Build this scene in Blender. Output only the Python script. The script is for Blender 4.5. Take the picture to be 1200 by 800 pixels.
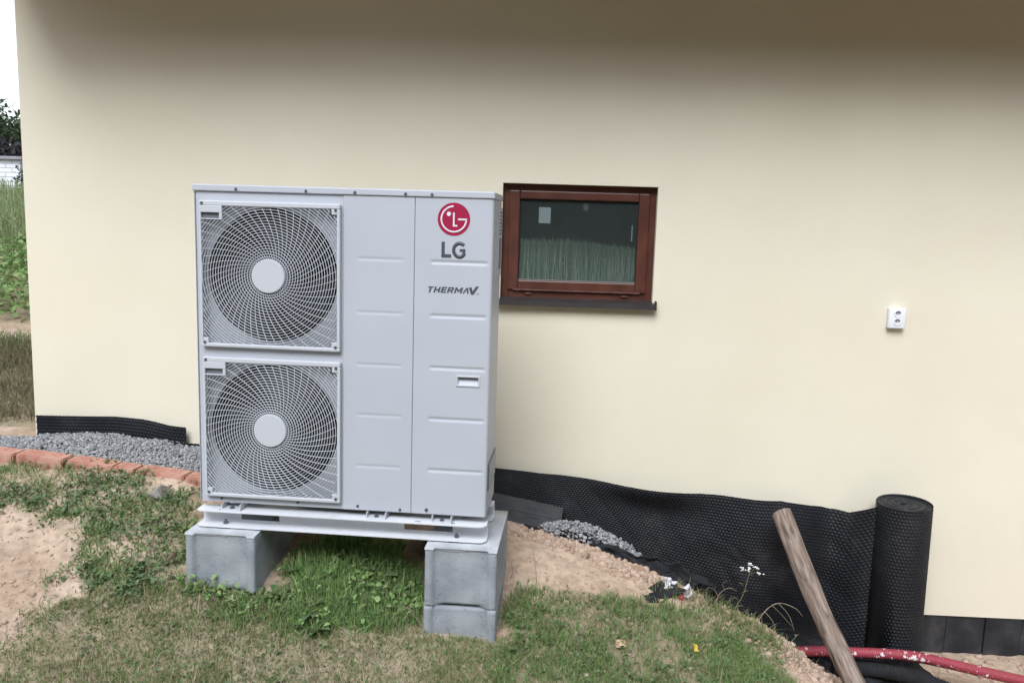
import bpy, bmesh, math, random
import numpy as np
from mathutils import Vector, Matrix, noise as mnoise

for o in list(bpy.data.objects): bpy.data.objects.remove(o)
random.seed(7); rng = np.random.default_rng(7)
scn = bpy.context.scene
COL = scn.collection

# ------------------------------------------------------------------ camera, sky, sun, exposure
YAW, PITCH, ROLL = -0.03505817, -0.13841374, 0.03074763
f = Vector((math.sin(YAW)*math.cos(PITCH), math.cos(YAW)*math.cos(PITCH), math.sin(PITCH)))
r = Vector((math.cos(YAW), -math.sin(YAW), 0)); u = r.cross(f)
r2 = math.cos(ROLL)*r + math.sin(ROLL)*u; u2 = -math.sin(ROLL)*r + math.cos(ROLL)*u
cam = bpy.data.cameras.new('camera'); cam.lens = 29.1; cam.sensor_width = 36; cam.sensor_fit = 'HORIZONTAL'
cam.clip_start = .05; cam.clip_end = 2000
camo = bpy.data.objects.new('camera', cam); COL.objects.link(camo)
camo.matrix_world = Matrix(((r2.x, u2.x, -f.x, 0), (r2.y, u2.y, -f.y, -4.34957), (r2.z, u2.z, -f.z, 1.65), (0, 0, 0, 1)))
scn.camera = camo

SUN_EL, SUN_AZ = math.radians(48), math.radians(192)      # azimuth clockwise from +y: in front of the wall, a little to the left
w = bpy.data.worlds.new('World'); scn.world = w; w.use_nodes = True
nt = w.node_tree; nt.nodes.clear()
sky = nt.nodes.new('ShaderNodeTexSky'); sky.sky_type = 'NISHITA'; sky.sun_disc = False
sky.sun_elevation = SUN_EL; sky.sun_rotation = SUN_AZ; sky.dust_density = 1.5; sky.air_density = 1.0
hs = nt.nodes.new('ShaderNodeHueSaturation'); hs.inputs['Saturation'].default_value = .5; hs.inputs['Value'].default_value = 1.0
bg = nt.nodes.new('ShaderNodeBackground'); bg.inputs['Strength'].default_value = .15
wo = nt.nodes.new('ShaderNodeOutputWorld')
nt.links.new(sky.outputs[0], hs.inputs['Color']); nt.links.new(hs.outputs[0], bg.inputs['Color']); nt.links.new(bg.outputs[0], wo.inputs['Surface'])
sl = bpy.data.lights.new('sun', 'SUN'); sl.energy = 1.5; sl.angle = math.radians(33); sl.color = (.87, .93, 1.0)
so = bpy.data.objects.new('sun', sl); COL.objects.link(so)
sd = Vector((math.sin(SUN_AZ)*math.cos(SUN_EL), math.cos(SUN_AZ)*math.cos(SUN_EL), math.sin(SUN_EL)))
so.rotation_euler = sd.to_track_quat('Z', 'Y').to_euler(); so.location = sd*30
vs = scn.view_settings; vs.view_transform = 'Standard'; vs.look = 'None'; vs.gamma = 1; vs.use_curve_mapping = False
vs.exposure = 0.9

# ------------------------------------------------------------------ materials
def pm(name, c1, c2=None, scale=6, rough=.7, bump=0, bscale=60, metal=0, detail=6, coords='Object', spec=.5, dist=.01, lo=.35, hi=.65):
    m = bpy.data.materials.new(name); m.use_nodes = True; t = m.node_tree; N = t.nodes; L = t.links
    b = N['Principled BSDF']; b.inputs['Roughness'].default_value = rough; b.inputs['Metallic'].default_value = metal
    b.inputs['Specular IOR Level'].default_value = spec
    tc = N.new('ShaderNodeTexCoord')
    if c2 is None: b.inputs['Base Color'].default_value = (*c1, 1)
    else:
        n = N.new('ShaderNodeTexNoise'); n.inputs['Scale'].default_value = scale; n.inputs['Detail'].default_value = detail
        L.new(tc.outputs[coords], n.inputs['Vector'])
        rp = N.new('ShaderNodeValToRGB'); rp.color_ramp.elements[0].position = lo; rp.color_ramp.elements[1].position = hi
        rp.color_ramp.elements[0].color = (*c1, 1); rp.color_ramp.elements[1].color = (*c2, 1)
        L.new(n.outputs[0], rp.inputs[0]); L.new(rp.outputs[0], b.inputs['Base Color'])
    if bump:
        n2 = N.new('ShaderNodeTexNoise'); n2.inputs['Scale'].default_value = bscale; n2.inputs['Detail'].default_value = 8
        L.new(tc.outputs[coords], n2.inputs['Vector'])
        bp = N.new('ShaderNodeBump'); bp.inputs['Strength'].default_value = bump; bp.inputs['Distance'].default_value = dist
        L.new(n2.outputs[0], bp.inputs['Height']); L.new(bp.outputs[0], b.inputs['Normal'])
    return m
def leafmat(name, cols, rough=.6, trans=.25):
    m = bpy.data.materials.new(name); m.use_nodes = True; t = m.node_tree; N = t.nodes; L = t.links
    b = N['Principled BSDF']; b.inputs['Roughness'].default_value = rough; b.inputs['Specular IOR Level'].default_value = .3
    g = N.new('ShaderNodeNewGeometry'); rp = N.new('ShaderNodeValToRGB'); e = rp.color_ramp.elements
    while len(e) < len(cols): e.new(.5)
    for i, c in enumerate(cols): e[i].position = i/(len(cols)-1); e[i].color = (*c, 1)
    L.new(g.outputs['Random Per Island'], rp.inputs[0]); L.new(rp.outputs[0], b.inputs['Base Color'])
    tr = N.new('ShaderNodeBsdfTranslucent'); L.new(rp.outputs[0], tr.inputs['Color'])
    mx = N.new('ShaderNodeMixShader'); mx.inputs[0].default_value = trans
    L.new(b.outputs[0], mx.inputs[1]); L.new(tr.outputs[0], mx.inputs[2]); L.new(mx.outputs[0], N['Material Output'].inputs['Surface'])
    return m
M = {}
M['plaster'] = pm('cream_plaster', (.775, .715, .57), (.81, .755, .61), 1.3, .85, .35, 260, spec=.2, dist=.004)
M['plaster_back'] = pm('reveal_plaster', (.80, .735, .56), None, rough=.85, spec=.2)
M['white'] = pm('warm_grey_white_sheet_steel', (.485, .505, .55), (.505, .525, .57), 3, .42, .03, 900, spec=.35, dist=.001)
M['grille'] = pm('white_grille_plastic', (.55, .565, .60), None, rough=.45, spec=.4)
M['rail'] = pm('white_rail_steel', (.70, .71, .74), (.62, .62, .62), 14, .45, lo=.55, hi=.8)
M['chamber'] = pm('dark_fan_chamber', (.012, .013, .018), (.022, .023, .03), 30, .8, spec=.2)
M['fan'] = pm('dark_fan_plastic', (.018, .02, .026), None, rough=.5)
M['screw'] = pm('dull_screw_steel', (.16, .165, .19), None, rough=.4, metal=.6)
M['red'] = pm('logo_red', (.36, .012, .06), None, rough=.4)
M['logo_white'] = pm('logo_white', (.75, .74, .78), None, rough=.45)
M['letter'] = pm('grey_lettering', (.075, .08, .095), None, rough=.45)
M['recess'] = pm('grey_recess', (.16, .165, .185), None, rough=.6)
M['concrete'] = pm('concrete', (.265, .285, .31), (.39, .41, .435), 8, .92, .55, 140, spec=.2, dist=.006)
M['cement'] = pm('pale_cement', (.38, .395, .415), (.50, .515, .53), 12, .9, .35, 90, spec=.2, dist=.004)
M['frame'] = pm('mahogany_frame', (.078, .025, .016), (.115, .040, .025), 9, .38, .05, 120)
M['dark_frame'] = pm('dark_gasket', (.012, .011, .011), None, rough=.6)
M['sill'] = pm('brown_sill_sheet', (.026, .021, .021), (.038, .031, .03), 12, .5)
M['paper'] = pm('paper', (.62, .68, .72), None, rough=.8)
M['room'] = pm('dark_room', (.42, .47, .47), None, rough=.9)
M['socket'] = pm('socket_plastic', (.84, .85, .90), None, rough=.35)
M['socket_dark'] = pm('socket_dark', (.10, .10, .13), None, rough=.5)
M['membrane'] = pm('black_membrane', (.011, .0125, .016), (.017, .0185, .022), 5, .48, spec=.3)
M['membrane_grey'] = pm('dusty_membrane', (.032, .034, .038), (.05, .051, .054), 14, .6, spec=.4)
M['geotextile'] = pm('black_geotextile', (.011, .012, .015), (.02, .021, .024), 20, .75, .4, 260, spec=.3, dist=.004)
M['bitumen'] = pm('bitumen_sheet', (.014, .016, .020), (.036, .038, .044), 7, .55, .25, 60, dist=.006, spec=.4)
M['brick'] = pm('pink_clay_brick', (.41, .18, .13), (.54, .315, .245), 16, .9, .6, 120, spec=.15, dist=.006)
M['gravel'] = leafmat('gravel_stone', [(0.138, 0.14, 0.15), (0.276, 0.279, 0.291), (0.427, 0.427, 0.432), (0.2, 0.203, 0.213), (0.326, 0.32, 0.314)], .9, 0)
M['rock'] = pm('grey_rock', (.22, .205, .18), (.34, .32, .285), 18, .9, .6, 60, spec=.2, dist=.01)
M['rock_brown'] = pm('brown_rock', (.16, .115, .08), (.26, .20, .15), 16, .95, .6, 60, spec=.15, dist=.01)
M['clod'] = leafmat('soil_clod', [(.36, .25, .18), (.45, .33, .255), (.54, .41, .32), (.41, .30, .225)], .95, 0)
M['wood'] = None
M['paint'] = pm('fascia_paint', (.20, .12, .07), (.24, .15, .09), 8, .6)
M['roof'] = pm('roof_tile', (.19, .07, .05), (.26, .10, .07), 14, .85)
M['soffit'] = pm('soffit_board', (.22, .14, .085), (.27, .175, .11), 5, .7)
M['grass_lush'] = leafmat('lush_grass', [(0.129, 0.243, 0.069), (0.217, 0.345, 0.116), (0.314, 0.439, 0.169), (0.161, 0.29, 0.085), (0.386, 0.408, 0.2)], .5)
M['grass_dry'] = leafmat('short_grass', [(0.116, 0.188, 0.051), (0.178, 0.236, 0.079), (0.368, 0.334, 0.171), (0.137, 0.209, 0.055), (0.218, 0.236, 0.091), (0.465, 0.417, 0.232), (0.157, 0.215, 0.067)], .7)
M['grass_mix'] = leafmat('mixed_grass', [(0.112, 0.222, 0.058), (0.183, 0.308, 0.098), (0.393, 0.358, 0.195), (0.14, 0.264, 0.072), (0.225, 0.315, 0.117)], .6)
M['straw'] = leafmat('dead_straw', [(.33, .27, .17), (.45, .38, .26), (.25, .20, .13), (.40, .34, .24)], .8, .1)
M['weed'] = leafmat('weed_leaf', [(0.09, 0.156, 0.062), (0.13, 0.194, 0.084), (0.17, 0.231, 0.106), (0.105, 0.167, 0.066)], .55, .2)
M['stem'] = pm('plant_stem', (.12, .13, .05), (.20, .17, .09), 30, .8)
M['twig'] = pm('dead_twig', (.20, .15, .10), (.30, .235, .17), 30, .9)
M['petal'] = pm('white_petal', (.80, .80, .76), None, rough=.7)
M['yellow'] = pm('yellow_leaf', (.55, .36, .03), (.62, .45, .08), 40, .7)
M['tan_leaf'] = pm('tan_dry_leaf', (.48, .34, .18), (.56, .43, .26), 40, .8)
M['rust'] = pm('rust_red_chip', (.34, .07, .03), None, rough=.8)
M['bark'] = pm('bark', (.075, .058, .045), (.12, .10, .08), 12, .9, .5, 40)
M['tree_leaf'] = leafmat('tree_leaf', [(.030, .055, .022), (.055, .085, .035), (.085, .115, .05), (.045, .065, .035)], .6)
M['purple_leaf'] = leafmat('dark_purple_leaf', [(.035, .028, .034), (.055, .045, .05), (.05, .06, .045)], .6)
M['tall_grass'] = leafmat('tall_meadow_grass', [(0.138, 0.225, 0.088), (0.225, 0.288, 0.125), (0.325, 0.338, 0.188), (0.175, 0.25, 0.106)], .7)
M['dead_bank'] = leafmat('withered_bank_grass', [(0.156, 0.132, 0.078), (0.252, 0.216, 0.138), (0.132, 0.144, 0.066), (0.204, 0.174, 0.108)], .8)
M['pipe_rubber'] = pm('rubber_pad', (.02, .02, .022), None, rough=.8)

def wood_mat():
    m = bpy.data.materials.new('weathered_wood'); m.use_nodes = True; t = m.node_tree; N = t.nodes; L = t.links; b = N['Principled BSDF']
    tc = N.new('ShaderNodeTexCoord'); mp = N.new('ShaderNodeMapping'); mp.inputs['Scale'].default_value = (34, 34, 5)
    n = N.new('ShaderNodeTexNoise'); n.inputs['Scale'].default_value = 1.6; n.inputs['Detail'].default_value = 8; n.inputs['Distortion'].default_value = .6
    rp = N.new('ShaderNodeValToRGB'); e = rp.color_ramp.elements
    e[0].position = .30; e[0].color = (.075, .055, .045, 1); e[1].position = .70; e[1].color = (.37, .30, .255, 1)
    k = e.new(.5); k.color = (.235, .175, .14, 1)
    bp = N.new('ShaderNodeBump'); bp.inputs['Strength'].default_value = .5; bp.inputs['Distance'].default_value = .006
    L.new(tc.outputs['Object'], mp.inputs[0]); L.new(mp.outputs[0], n.inputs['Vector']); L.new(n.outputs[0], rp.inputs[0])
    L.new(rp.outputs[0], b.inputs['Base Color']); L.new(n.outputs[0], bp.inputs['Height']); L.new(bp.outputs[0], b.inputs['Normal'])
    b.inputs['Roughness'].default_value = .85; b.inputs['Specular IOR Level'].default_value = .2
    return m
M['wood'] = wood_mat()
def pores(m, scale=55, lo=.26, hi=.30, dark=.45, density=1.0):
    """small open pits scattered over a cast surface"""
    t = m.node_tree; N = t.nodes; L = t.links; b = N['Principled BSDF']; src = b.inputs['Base Color'].links[0].from_socket
    tc = N.new('ShaderNodeTexCoord'); n = N.new('ShaderNodeTexNoise'); n.inputs['Scale'].default_value = scale; n.inputs['Detail'].default_value = 2; L.new(tc.outputs['Object'], n.inputs['Vector'])
    rp = N.new('ShaderNodeValToRGB'); rp.color_ramp.elements[0].position = lo; rp.color_ramp.elements[1].position = hi; rp.color_ramp.elements[0].color = (dark, dark, dark, 1); rp.color_ramp.elements[1].color = (1, 1, 1, 1)
    L.new(n.outputs[0], rp.inputs[0]); mx = N.new('ShaderNodeMix'); mx.data_type = 'RGBA'; mx.blend_type = 'MULTIPLY'; mx.inputs[0].default_value = 1
    L.new(src, mx.inputs[6]); L.new(rp.outputs[0], mx.inputs[7]); L.new(mx.outputs[2], b.inputs['Base Color'])
pores(M['concrete'], 70, .27, .32, .68); pores(M['cement'], 60, .27, .31, .7); pores(M['brick'], 40, .30, .36, .7)
def dusty(m, col, scale, lo, hi):
    t = m.node_tree; N = t.nodes; L = t.links; b = N['Principled BSDF']; src = b.inputs['Base Color'].links[0].from_socket
    tc = N.new('ShaderNodeTexCoord'); n = N.new('ShaderNodeTexNoise'); n.inputs['Scale'].default_value = scale; n.inputs['Detail'].default_value = 9; n.inputs['Roughness'].default_value = .7; L.new(tc.outputs['Object'], n.inputs['Vector'])
    mr = N.new('ShaderNodeMapRange'); mr.inputs[1].default_value = lo; mr.inputs[2].default_value = hi; L.new(n.outputs[0], mr.inputs[0])
    mx = N.new('ShaderNodeMix'); mx.data_type = 'RGBA'; L.new(mr.outputs[0], mx.inputs[0]); L.new(src, mx.inputs[6]); mx.inputs[7].default_value = (*col, 1); L.new(mx.outputs[2], b.inputs['Base Color'])
dusty(M['membrane'], (.055, .052, .05), 5, .56, .9); dusty(M['bitumen'], (.12, .10, .085), 7, .55, .95); dusty(M['geotextile'], (.14, .11, .085), 11, .6, .95); dusty(M['rail'], (.42, .38, .34), 9, .66, .95)
def hose_mat():
    m = bpy.data.materials.new('red_hose_plastic'); m.use_nodes = True; t = m.node_tree; N = t.nodes; L = t.links; b = N['Principled BSDF']
    tc = N.new('ShaderNodeTexCoord'); n = N.new('ShaderNodeTexNoise'); n.inputs['Scale'].default_value = 38; n.inputs['Detail'].default_value = 3
    n3 = N.new('ShaderNodeTexNoise'); n3.inputs['Scale'].default_value = 5; ad = N.new('ShaderNodeMath'); ad.operation = 'MULTIPLY_ADD'; ad.inputs[1].default_value = .5
    rp = N.new('ShaderNodeValToRGB'); e = rp.color_ramp.elements; e[0].position = .865; e[1].position = .88
    e[0].color = (.34, .055, .075, 1); e[1].color = (.78, .73, .72, 1)
    L.new(tc.outputs['Object'], n.inputs['Vector']); L.new(tc.outputs['Object'], n3.inputs['Vector'])
    L.new(n3.outputs[0], ad.inputs[0]); L.new(n.outputs[0], ad.inputs[2]); L.new(ad.outputs[0], rp.inputs[0]); L.new(rp.outputs[0], b.inputs['Base Color'])
    b.inputs['Roughness'].default_value = .5; return m
M['hose'] = hose_mat()
def glass_mat():
    m = bpy.data.materials.new('window_glass'); m.use_nodes = True; t = m.node_tree; N = t.nodes; L = t.links; N.remove(N['Principled BSDF'])
    fr = N.new('ShaderNodeFresnel'); fr.inputs['IOR'].default_value = 1.45
    tr = N.new('ShaderNodeBsdfTransparent'); tr.inputs['Color'].default_value = (.93, .96, .95, 1)
    gl = N.new('ShaderNodeBsdfGlossy'); gl.inputs['Roughness'].default_value = .02
    mx = N.new('ShaderNodeMixShader'); L.new(fr.outputs[0], mx.inputs[0]); L.new(tr.outputs[0], mx.inputs[1]); L.new(gl.outputs[0], mx.inputs[2])
    df = N.new('ShaderNodeBsdfDiffuse'); df.inputs['Color'].default_value = (.50, .60, .60, 1)      # pale haze mixed into the glass to lighten the dark pane
    m2 = N.new('ShaderNodeMixShader'); m2.inputs[0].default_value = .042; L.new(mx.outputs[0], m2.inputs[1]); L.new(df.outputs[0], m2.inputs[2])
    L.new(m2.outputs[0], N['Material Output'].inputs['Surface']); return m
M['glass'] = glass_mat()
def block_wall_mat():
    m = bpy.data.materials.new('white_block_courses'); m.use_nodes = True; t = m.node_tree; N = t.nodes; L = t.links; b = N['Principled BSDF']
    tc = N.new('ShaderNodeTexCoord'); mp = N.new('ShaderNodeMapping'); mp.inputs['Rotation'].default_value = (math.radians(-90), 0, 0)
    br = N.new('ShaderNodeTexBrick'); br.inputs['Scale'].default_value = 1; br.inputs['Brick Width'].default_value = .4; br.inputs['Row Height'].default_value = .13
    br.inputs['Mortar Size'].default_value = .012; br.inputs['Color1'].default_value = (.74, .75, .78, 1); br.inputs['Color2'].default_value = (.66, .68, .72, 1); br.inputs['Mortar'].default_value = (.36, .37, .40, 1)
    L.new(tc.outputs['Object'], mp.inputs[0]); L.new(mp.outputs[0], br.inputs['Vector']); L.new(br.outputs[0], b.inputs['Base Color'])
    b.inputs['Roughness'].default_value = .8; return m
M['blockwall'] = block_wall_mat()
def ground_mat():
    m = bpy.data.materials.new('bare_soil'); m.use_nodes = True; t = m.node_tree; N = t.nodes; L = t.links; b = N['Principled BSDF']
    tc = N.new('ShaderNodeTexCoord')
    def nz(s, d=8):
        n = N.new('ShaderNodeTexNoise'); n.inputs['Scale'].default_value = s; n.inputs['Detail'].default_value = d; L.new(tc.outputs['Object'], n.inputs['Vector']); return n
    n1 = nz(2.2); n2 = nz(26); n3 = nz(110)
    rp = N.new('ShaderNodeValToRGB'); e = rp.color_ramp.elements; e[0].position = .33; e[0].color = (.43, .315, .23, 1); e[1].position = .68; e[1].color = (.60, .475, .37, 1)
    L.new(n1.outputs[0], rp.inputs[0])
    r2_ = N.new('ShaderNodeValToRGB'); e = r2_.color_ramp.elements; e[0].position = .3; e[0].color = (.62, .60, .58, 1); e[1].position = .6; e[1].color = (1.04, 1.02, 1, 1)
    L.new(n2.outputs[0], r2_.inputs[0])
    mu = N.new('ShaderNodeMix'); mu.data_type = 'RGBA'; mu.blend_type = 'MULTIPLY'; mu.inputs[0].default_value = .8
    L.new(rp.outputs[0], mu.inputs[6]); L.new(r2_.outputs[0], mu.inputs[7])
    at = N.new('ShaderNodeAttribute'); at.attribute_name = 'turf'
    r3 = N.new('ShaderNodeValToRGB'); e = r3.color_ramp.elements; e[0].position = .3; e[0].color = (.15, .145, .075, 1); e[1].position = .7; e[1].color = (.31, .265, .175, 1)
    L.new(n2.outputs[0], r3.inputs[0])
    mt = N.new('ShaderNodeMix'); mt.data_type = 'RGBA'; L.new(at.outputs['Fac'], mt.inputs[0]); L.new(mu.outputs[2], mt.inputs[6]); L.new(r3.outputs[0], mt.inputs[7])
    L.new(mt.outputs[2], b.inputs['Base Color'])
    ad = N.new('ShaderNodeMath'); ad.operation = 'MULTIPLY_ADD'; ad.inputs[1].default_value = .5; L.new(n3.outputs[0], ad.inputs[0]); L.new(n2.outputs[0], ad.inputs[2])
    bp = N.new('ShaderNodeBump'); bp.inputs['Strength'].default_value = .6; bp.inputs['Distance'].default_value = .012
    L.new(ad.outputs[0], bp.inputs['Height']); L.new(bp.outputs[0], b.inputs['Normal'])
    b.inputs['Roughness'].default_value = .95; b.inputs['Specular IOR Level'].default_value = .15
    return m
M['ground'] = ground_mat()

# ------------------------------------------------------------------ helpers
def link(name, me, mat=None, parent=None, smooth=False):
    if mat is not None: me.materials.append(M[mat] if isinstance(mat, str) else mat)
    o = bpy.data.objects.new(name, me); COL.objects.link(o)
    if parent is not None: o.parent = parent
    if smooth: me.polygons.foreach_set('use_smooth', [True]*len(me.polygons))
    return o
def tag(o, label=None, cat=None, group=None, kind=None):
    if label: o['label'] = label
    if cat: o['category'] = cat
    if group: o['group'] = group
    if kind: o['kind'] = kind
    return o
def empty(name, loc=(0, 0, 0), rz=0):
    o = bpy.data.objects.new(name, None); COL.objects.link(o); o.location = loc; o.rotation_euler = (0, 0, rz); o.empty_display_size = .1; return o
def settle(o):
    for c in o.children: c.location = -o.location
def mesh_np(name, V, F):
    """F: (n,3) or (n,4) index array, or list of such arrays"""
    Fs = F if isinstance(F, list) else [F]
    me = bpy.data.meshes.new(name); V = np.ascontiguousarray(V, np.float32)
    me.vertices.add(len(V)); me.vertices.foreach_set('co', V.ravel())
    li = np.concatenate([a.ravel() for a in Fs]).astype(np.int32)
    tot = np.concatenate([np.full(len(a), a.shape[1]) for a in Fs]).astype(np.int32)
    st = np.concatenate([[0], np.cumsum(tot)[:-1]]).astype(np.int32)
    me.loops.add(len(li)); me.loops.foreach_set('vertex_index', li)
    me.polygons.add(len(tot)); me.polygons.foreach_set('loop_start', st); me.polygons.foreach_set('loop_total', tot)
    me.update(calc_edges=True); return me
def grid_faces(nu, nv):
    i = np.arange(nu-1)[:, None]*nv + np.arange(nv-1)[None, :]; i = i.ravel()
    return np.stack([i, i+nv, i+nv+1, i+1], 1)
def grid_mesh(name, P, flip=False):
    nu, nv = P.shape[:2]; F = grid_faces(nu, nv)
    if flip: F = F[:, ::-1]
    return mesh_np(name, P.reshape(-1, 3), F)
class MB:
    def __init__(s): s.bm = bmesh.new()
    def box(s, x0, x1, y0, y1, z0, z1, bev=0, seg=2):
        b = bmesh.new(); bmesh.ops.create_cube(b, size=1)
        for v in b.verts: v.co = ((x0+x1)/2 + v.co.x*(x1-x0), (y0+y1)/2 + v.co.y*(y1-y0), (z0+z1)/2 + v.co.z*(z1-z0))
        if bev: bmesh.ops.bevel(b, geom=b.edges[:], offset=bev, segments=seg, affect='EDGES', profile=.5)
        s.join(b); return s
    def cyl(s, p0, p1, r0, r1=None, n=16, bev=0):
        r1 = r0 if r1 is None else r1; p0 = Vector(p0); p1 = Vector(p1); d = p1-p0
        b = bmesh.new(); bmesh.ops.create_cone(b, cap_ends=True, segments=n, radius1=r0, radius2=r1, depth=d.length)
        if bev: bmesh.ops.bevel(b, geom=[e for e in b.edges if all(len(fc.verts) > 4 or True for fc in e.link_faces) and any(len(fc.verts) == n for fc in e.link_faces)], offset=bev, segments=2, affect='EDGES')
        q = d.to_track_quat('Z', 'Y').to_matrix().to_4x4(); q.translation = (p0+p1)/2
        bmesh.ops.transform(b, matrix=q, verts=b.verts); s.join(b); return s
    def poly(s, pts, y0, y1):
        """outline (x,z) extruded from y0 to y1"""
        b = bmesh.new(); a = [b.verts.new((x, y0, z)) for x, z in pts]; c = [b.verts.new((x, y1, z)) for x, z in pts]; n = len(pts)
        b.faces.new(a); b.faces.new(c[::-1])
        for i in range(n): b.faces.new((a[i], c[i], c[(i+1) % n], a[(i+1) % n]))
        bmesh.ops.recalc_face_normals(b, faces=b.faces); s.join(b); return s
    def join(s, b):
        m = bpy.data.meshes.new('t'); b.to_mesh(m); s.bm.from_mesh(m); bpy.data.meshes.remove(m); b.free()
    def done(s, name, mat, parent=None, smooth=False):
        me = bpy.data.meshes.new(name); s.bm.to_mesh(me); s.bm.free(); return link(name, me, mat, parent, smooth)
def tube_np(P, R, n=8):
    P = np.asarray(P, float); R = np.broadcast_to(np.asarray(R, float), (len(P),)); T = np.gradient(P, axis=0); T /= np.linalg.norm(T, axis=1)[:, None]+1e-9
    ref = np.array([0, 0, 1.]) if abs(T[0][2]) < .9 else np.array([1., 0, 0]); out = []
    a = np.cross(T[0], ref); a /= np.linalg.norm(a)
    for k in range(len(P)):
        a = a - T[k]*(a@T[k]); a /= np.linalg.norm(a); b = np.cross(T[k], a); th = np.arange(n)/n*2*np.pi
        out.append(P[k] + R[k]*(np.cos(th)[:, None]*a + np.sin(th)[:, None]*b))
    V = np.concatenate(out); K = len(P); F = []
    for k in range(K-1):
        i = np.arange(n); F.append(np.stack([k*n+i, k*n+(i+1) % n, (k+1)*n+(i+1) % n, (k+1)*n+i], 1))
    return V, np.concatenate(F)
def tube(name, P, R, mat, parent=None, n=8, smooth=True, caps=True):
    V, F = tube_np(P, R, n); K = len(P)
    if caps:
        V = np.concatenate([V, [P[0], P[-1]]]); i = np.arange(n); a = len(V)-2
        c0 = np.stack([np.full(n, a), (i+1) % n, i], 1); c1 = np.stack([np.full(n, a+1), (K-1)*n+i, (K-1)*n+(i+1) % n], 1)
        return link(name, mesh_np(name, V, [F, np.concatenate([c0, c1])]), mat, parent, smooth)
    return link(name, mesh_np(name, V, F), mat, parent, smooth)
def spline(pts, n):
    P = np.asarray(pts, float); P = np.concatenate([[2*P[0]-P[1]], P, [2*P[-1]-P[-2]]]); out = []
    K = len(P)-3
    for t in np.linspace(0, K-1e-6, n):
        i = int(t); u_ = t-i; a, b, c, d = P[i:i+4]
        out.append(.5*((2*b)+(-a+c)*u_+(2*a-5*b+4*c-d)*u_**2+(-a+3*b-3*c+d)*u_**3))
    return np.array(out)
def vnoise(P, s, seed=0):
    return np.array([mnoise.noise(Vector((p[0]*s+seed*13.7, p[1]*s+seed*3.1, p[2]*s-seed*7.3))) for p in P])
def lerp(x, xs, ys): return np.interp(x, xs, ys)
def in_poly(x, y, poly):
    c = np.zeros(x.shape, bool); n = len(poly)
    for i in range(n):
        x0, y0 = poly[i][:2]; x1, y1 = poly[(i+1) % n][:2]
        k = ((y0 > y) != (y1 > y)) & (x < (x1-x0)*(y-y0)/(y1-y0+1e-12)+x0); c ^= k
    return c
def noise2(x, y, s, seed=0, octaves=3):
    """cheap value noise on arrays"""
    out = np.zeros(x.shape); amp = 1; tot = 0
    for o_ in range(octaves):
        X = x*s*2**o_+seed*17.3; Y = y*s*2**o_+seed*5.9; xi = np.floor(X).astype(np.int64); yi = np.floor(Y).astype(np.int64); fx = X-xi; fy = Y-yi
        fx = fx*fx*(3-2*fx); fy = fy*fy*(3-2*fy)
        def h(a, b):
            n = (a*374761393 + b*668265263 + seed*1442695041) & 0x7fffffff; n = ((n ^ (n >> 13))*1274126177) & 0x7fffffff; return ((n ^ (n >> 16)) & 0xffff)/65535.
        v = h(xi, yi)*(1-fx)*(1-fy)+h(xi+1, yi)*fx*(1-fy)+h(xi, yi+1)*(1-fx)*fy+h(xi+1, yi+1)*fx*fy
        out += amp*(v-.5)*2; tot += amp; amp *= .5
    return out/tot
CP=np.array([
 # along the wall
 (-6,0.1,.42),(-3,.1,.40),(-2.4,0,.38),(-2,0,.37),(-1.2,0,.33),(-.5,0,.25),(0,0,.10),(.3,0,.04),(.55,0,-.12),(.8,0,-.3),(1.2,0,-.46),(1.7,0,-.56),(2.3,0,-.60),(3.5,0,-.60),(6,0,-.6),
 # brick line and behind the unit
 (-4.5,-.4,.40),(-2.75,-.47,.415),(-2.2,-.53,.385),(-1.65,-.56,.345),(-1.0,-.45,.25),(-.5,-.3,.21),(-.75,-.6,.16),(-.77,-.9,.08),(-1.10,-.80,.10),(-1.10,-.60,.13),
 (-2.23,-.75,.275),(-2.35,-.95,.19),(-1.47,-1.0,.125),(-3.5,-1,.2),(-5,-1,.2),
 # dirt right of the right block, lip of the trench
 (-.1,-.5,.105),(.06,-.8,.01),(-.09,-.32,.118),(.32,-.38,.035),(.73,-.5,-.07),(1.11,-.65,-.194),(1.29,-.85,-.29),(-.15,-1.07,-.055),(-.35,-1.09,-.045),(-.55,-1.05,-.02),(-.50,-.95,-.045),(.4,-.75,-.04),(.75,-.85,-.12),(1.0,-.9,-.2),
 # trench
 (.55,-.12,-.1),(.8,-.22,-.22),(1.0,-.2,-.36),(1.2,-.3,-.43),(1.5,-1.0,-.45),(1.55,-.6,-.50),(1.66,-.3,-.53),(2.4,-.5,-.55),(2.4,-1,-.52),(3.5,-1,-.52),(2,-2,-.36),(1.35,-1.5,-.27),(6,-2,-.4),(6,-6,-.3),
 # front lawn
 (-2.06,-1.4,0.0),(-1.67,-1.5,-.06),(-.73,-1.35,-.10),(-.07,-1.3,-.115),(.62,-1.2,-.15),(.95,-1.1,-.19),(-3.5,-1.6,0.02),(-2,-2.2,-.12),(0,-2.2,-.16),(1,-2.2,-.2),(0,-4.35,-.12),(-4,-4.3,-.06),(3,-4.3,-.2),(0,-8,0),(-6,-8,0),
 # bank beyond the left corner
 (-3.2,.35,.42),(-4.2,.4,.44),(-6,.5,.45),(-3.3,1.2,.68),(-4.5,1.2,.69),(-6.5,1.3,.7),(-3.5,2,.74),(-4.5,2,.74),(-7,2,.75),(-5,4,1.0),(-8,4,1.0),(-6,8,1.3),(-10,8,1.32),(-12,4,1.0),
])
def _k(d2): return np.sqrt(d2+.06)
_d=((CP[:,None,:2]-CP[None,:,:2])**2).sum(-1)
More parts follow.
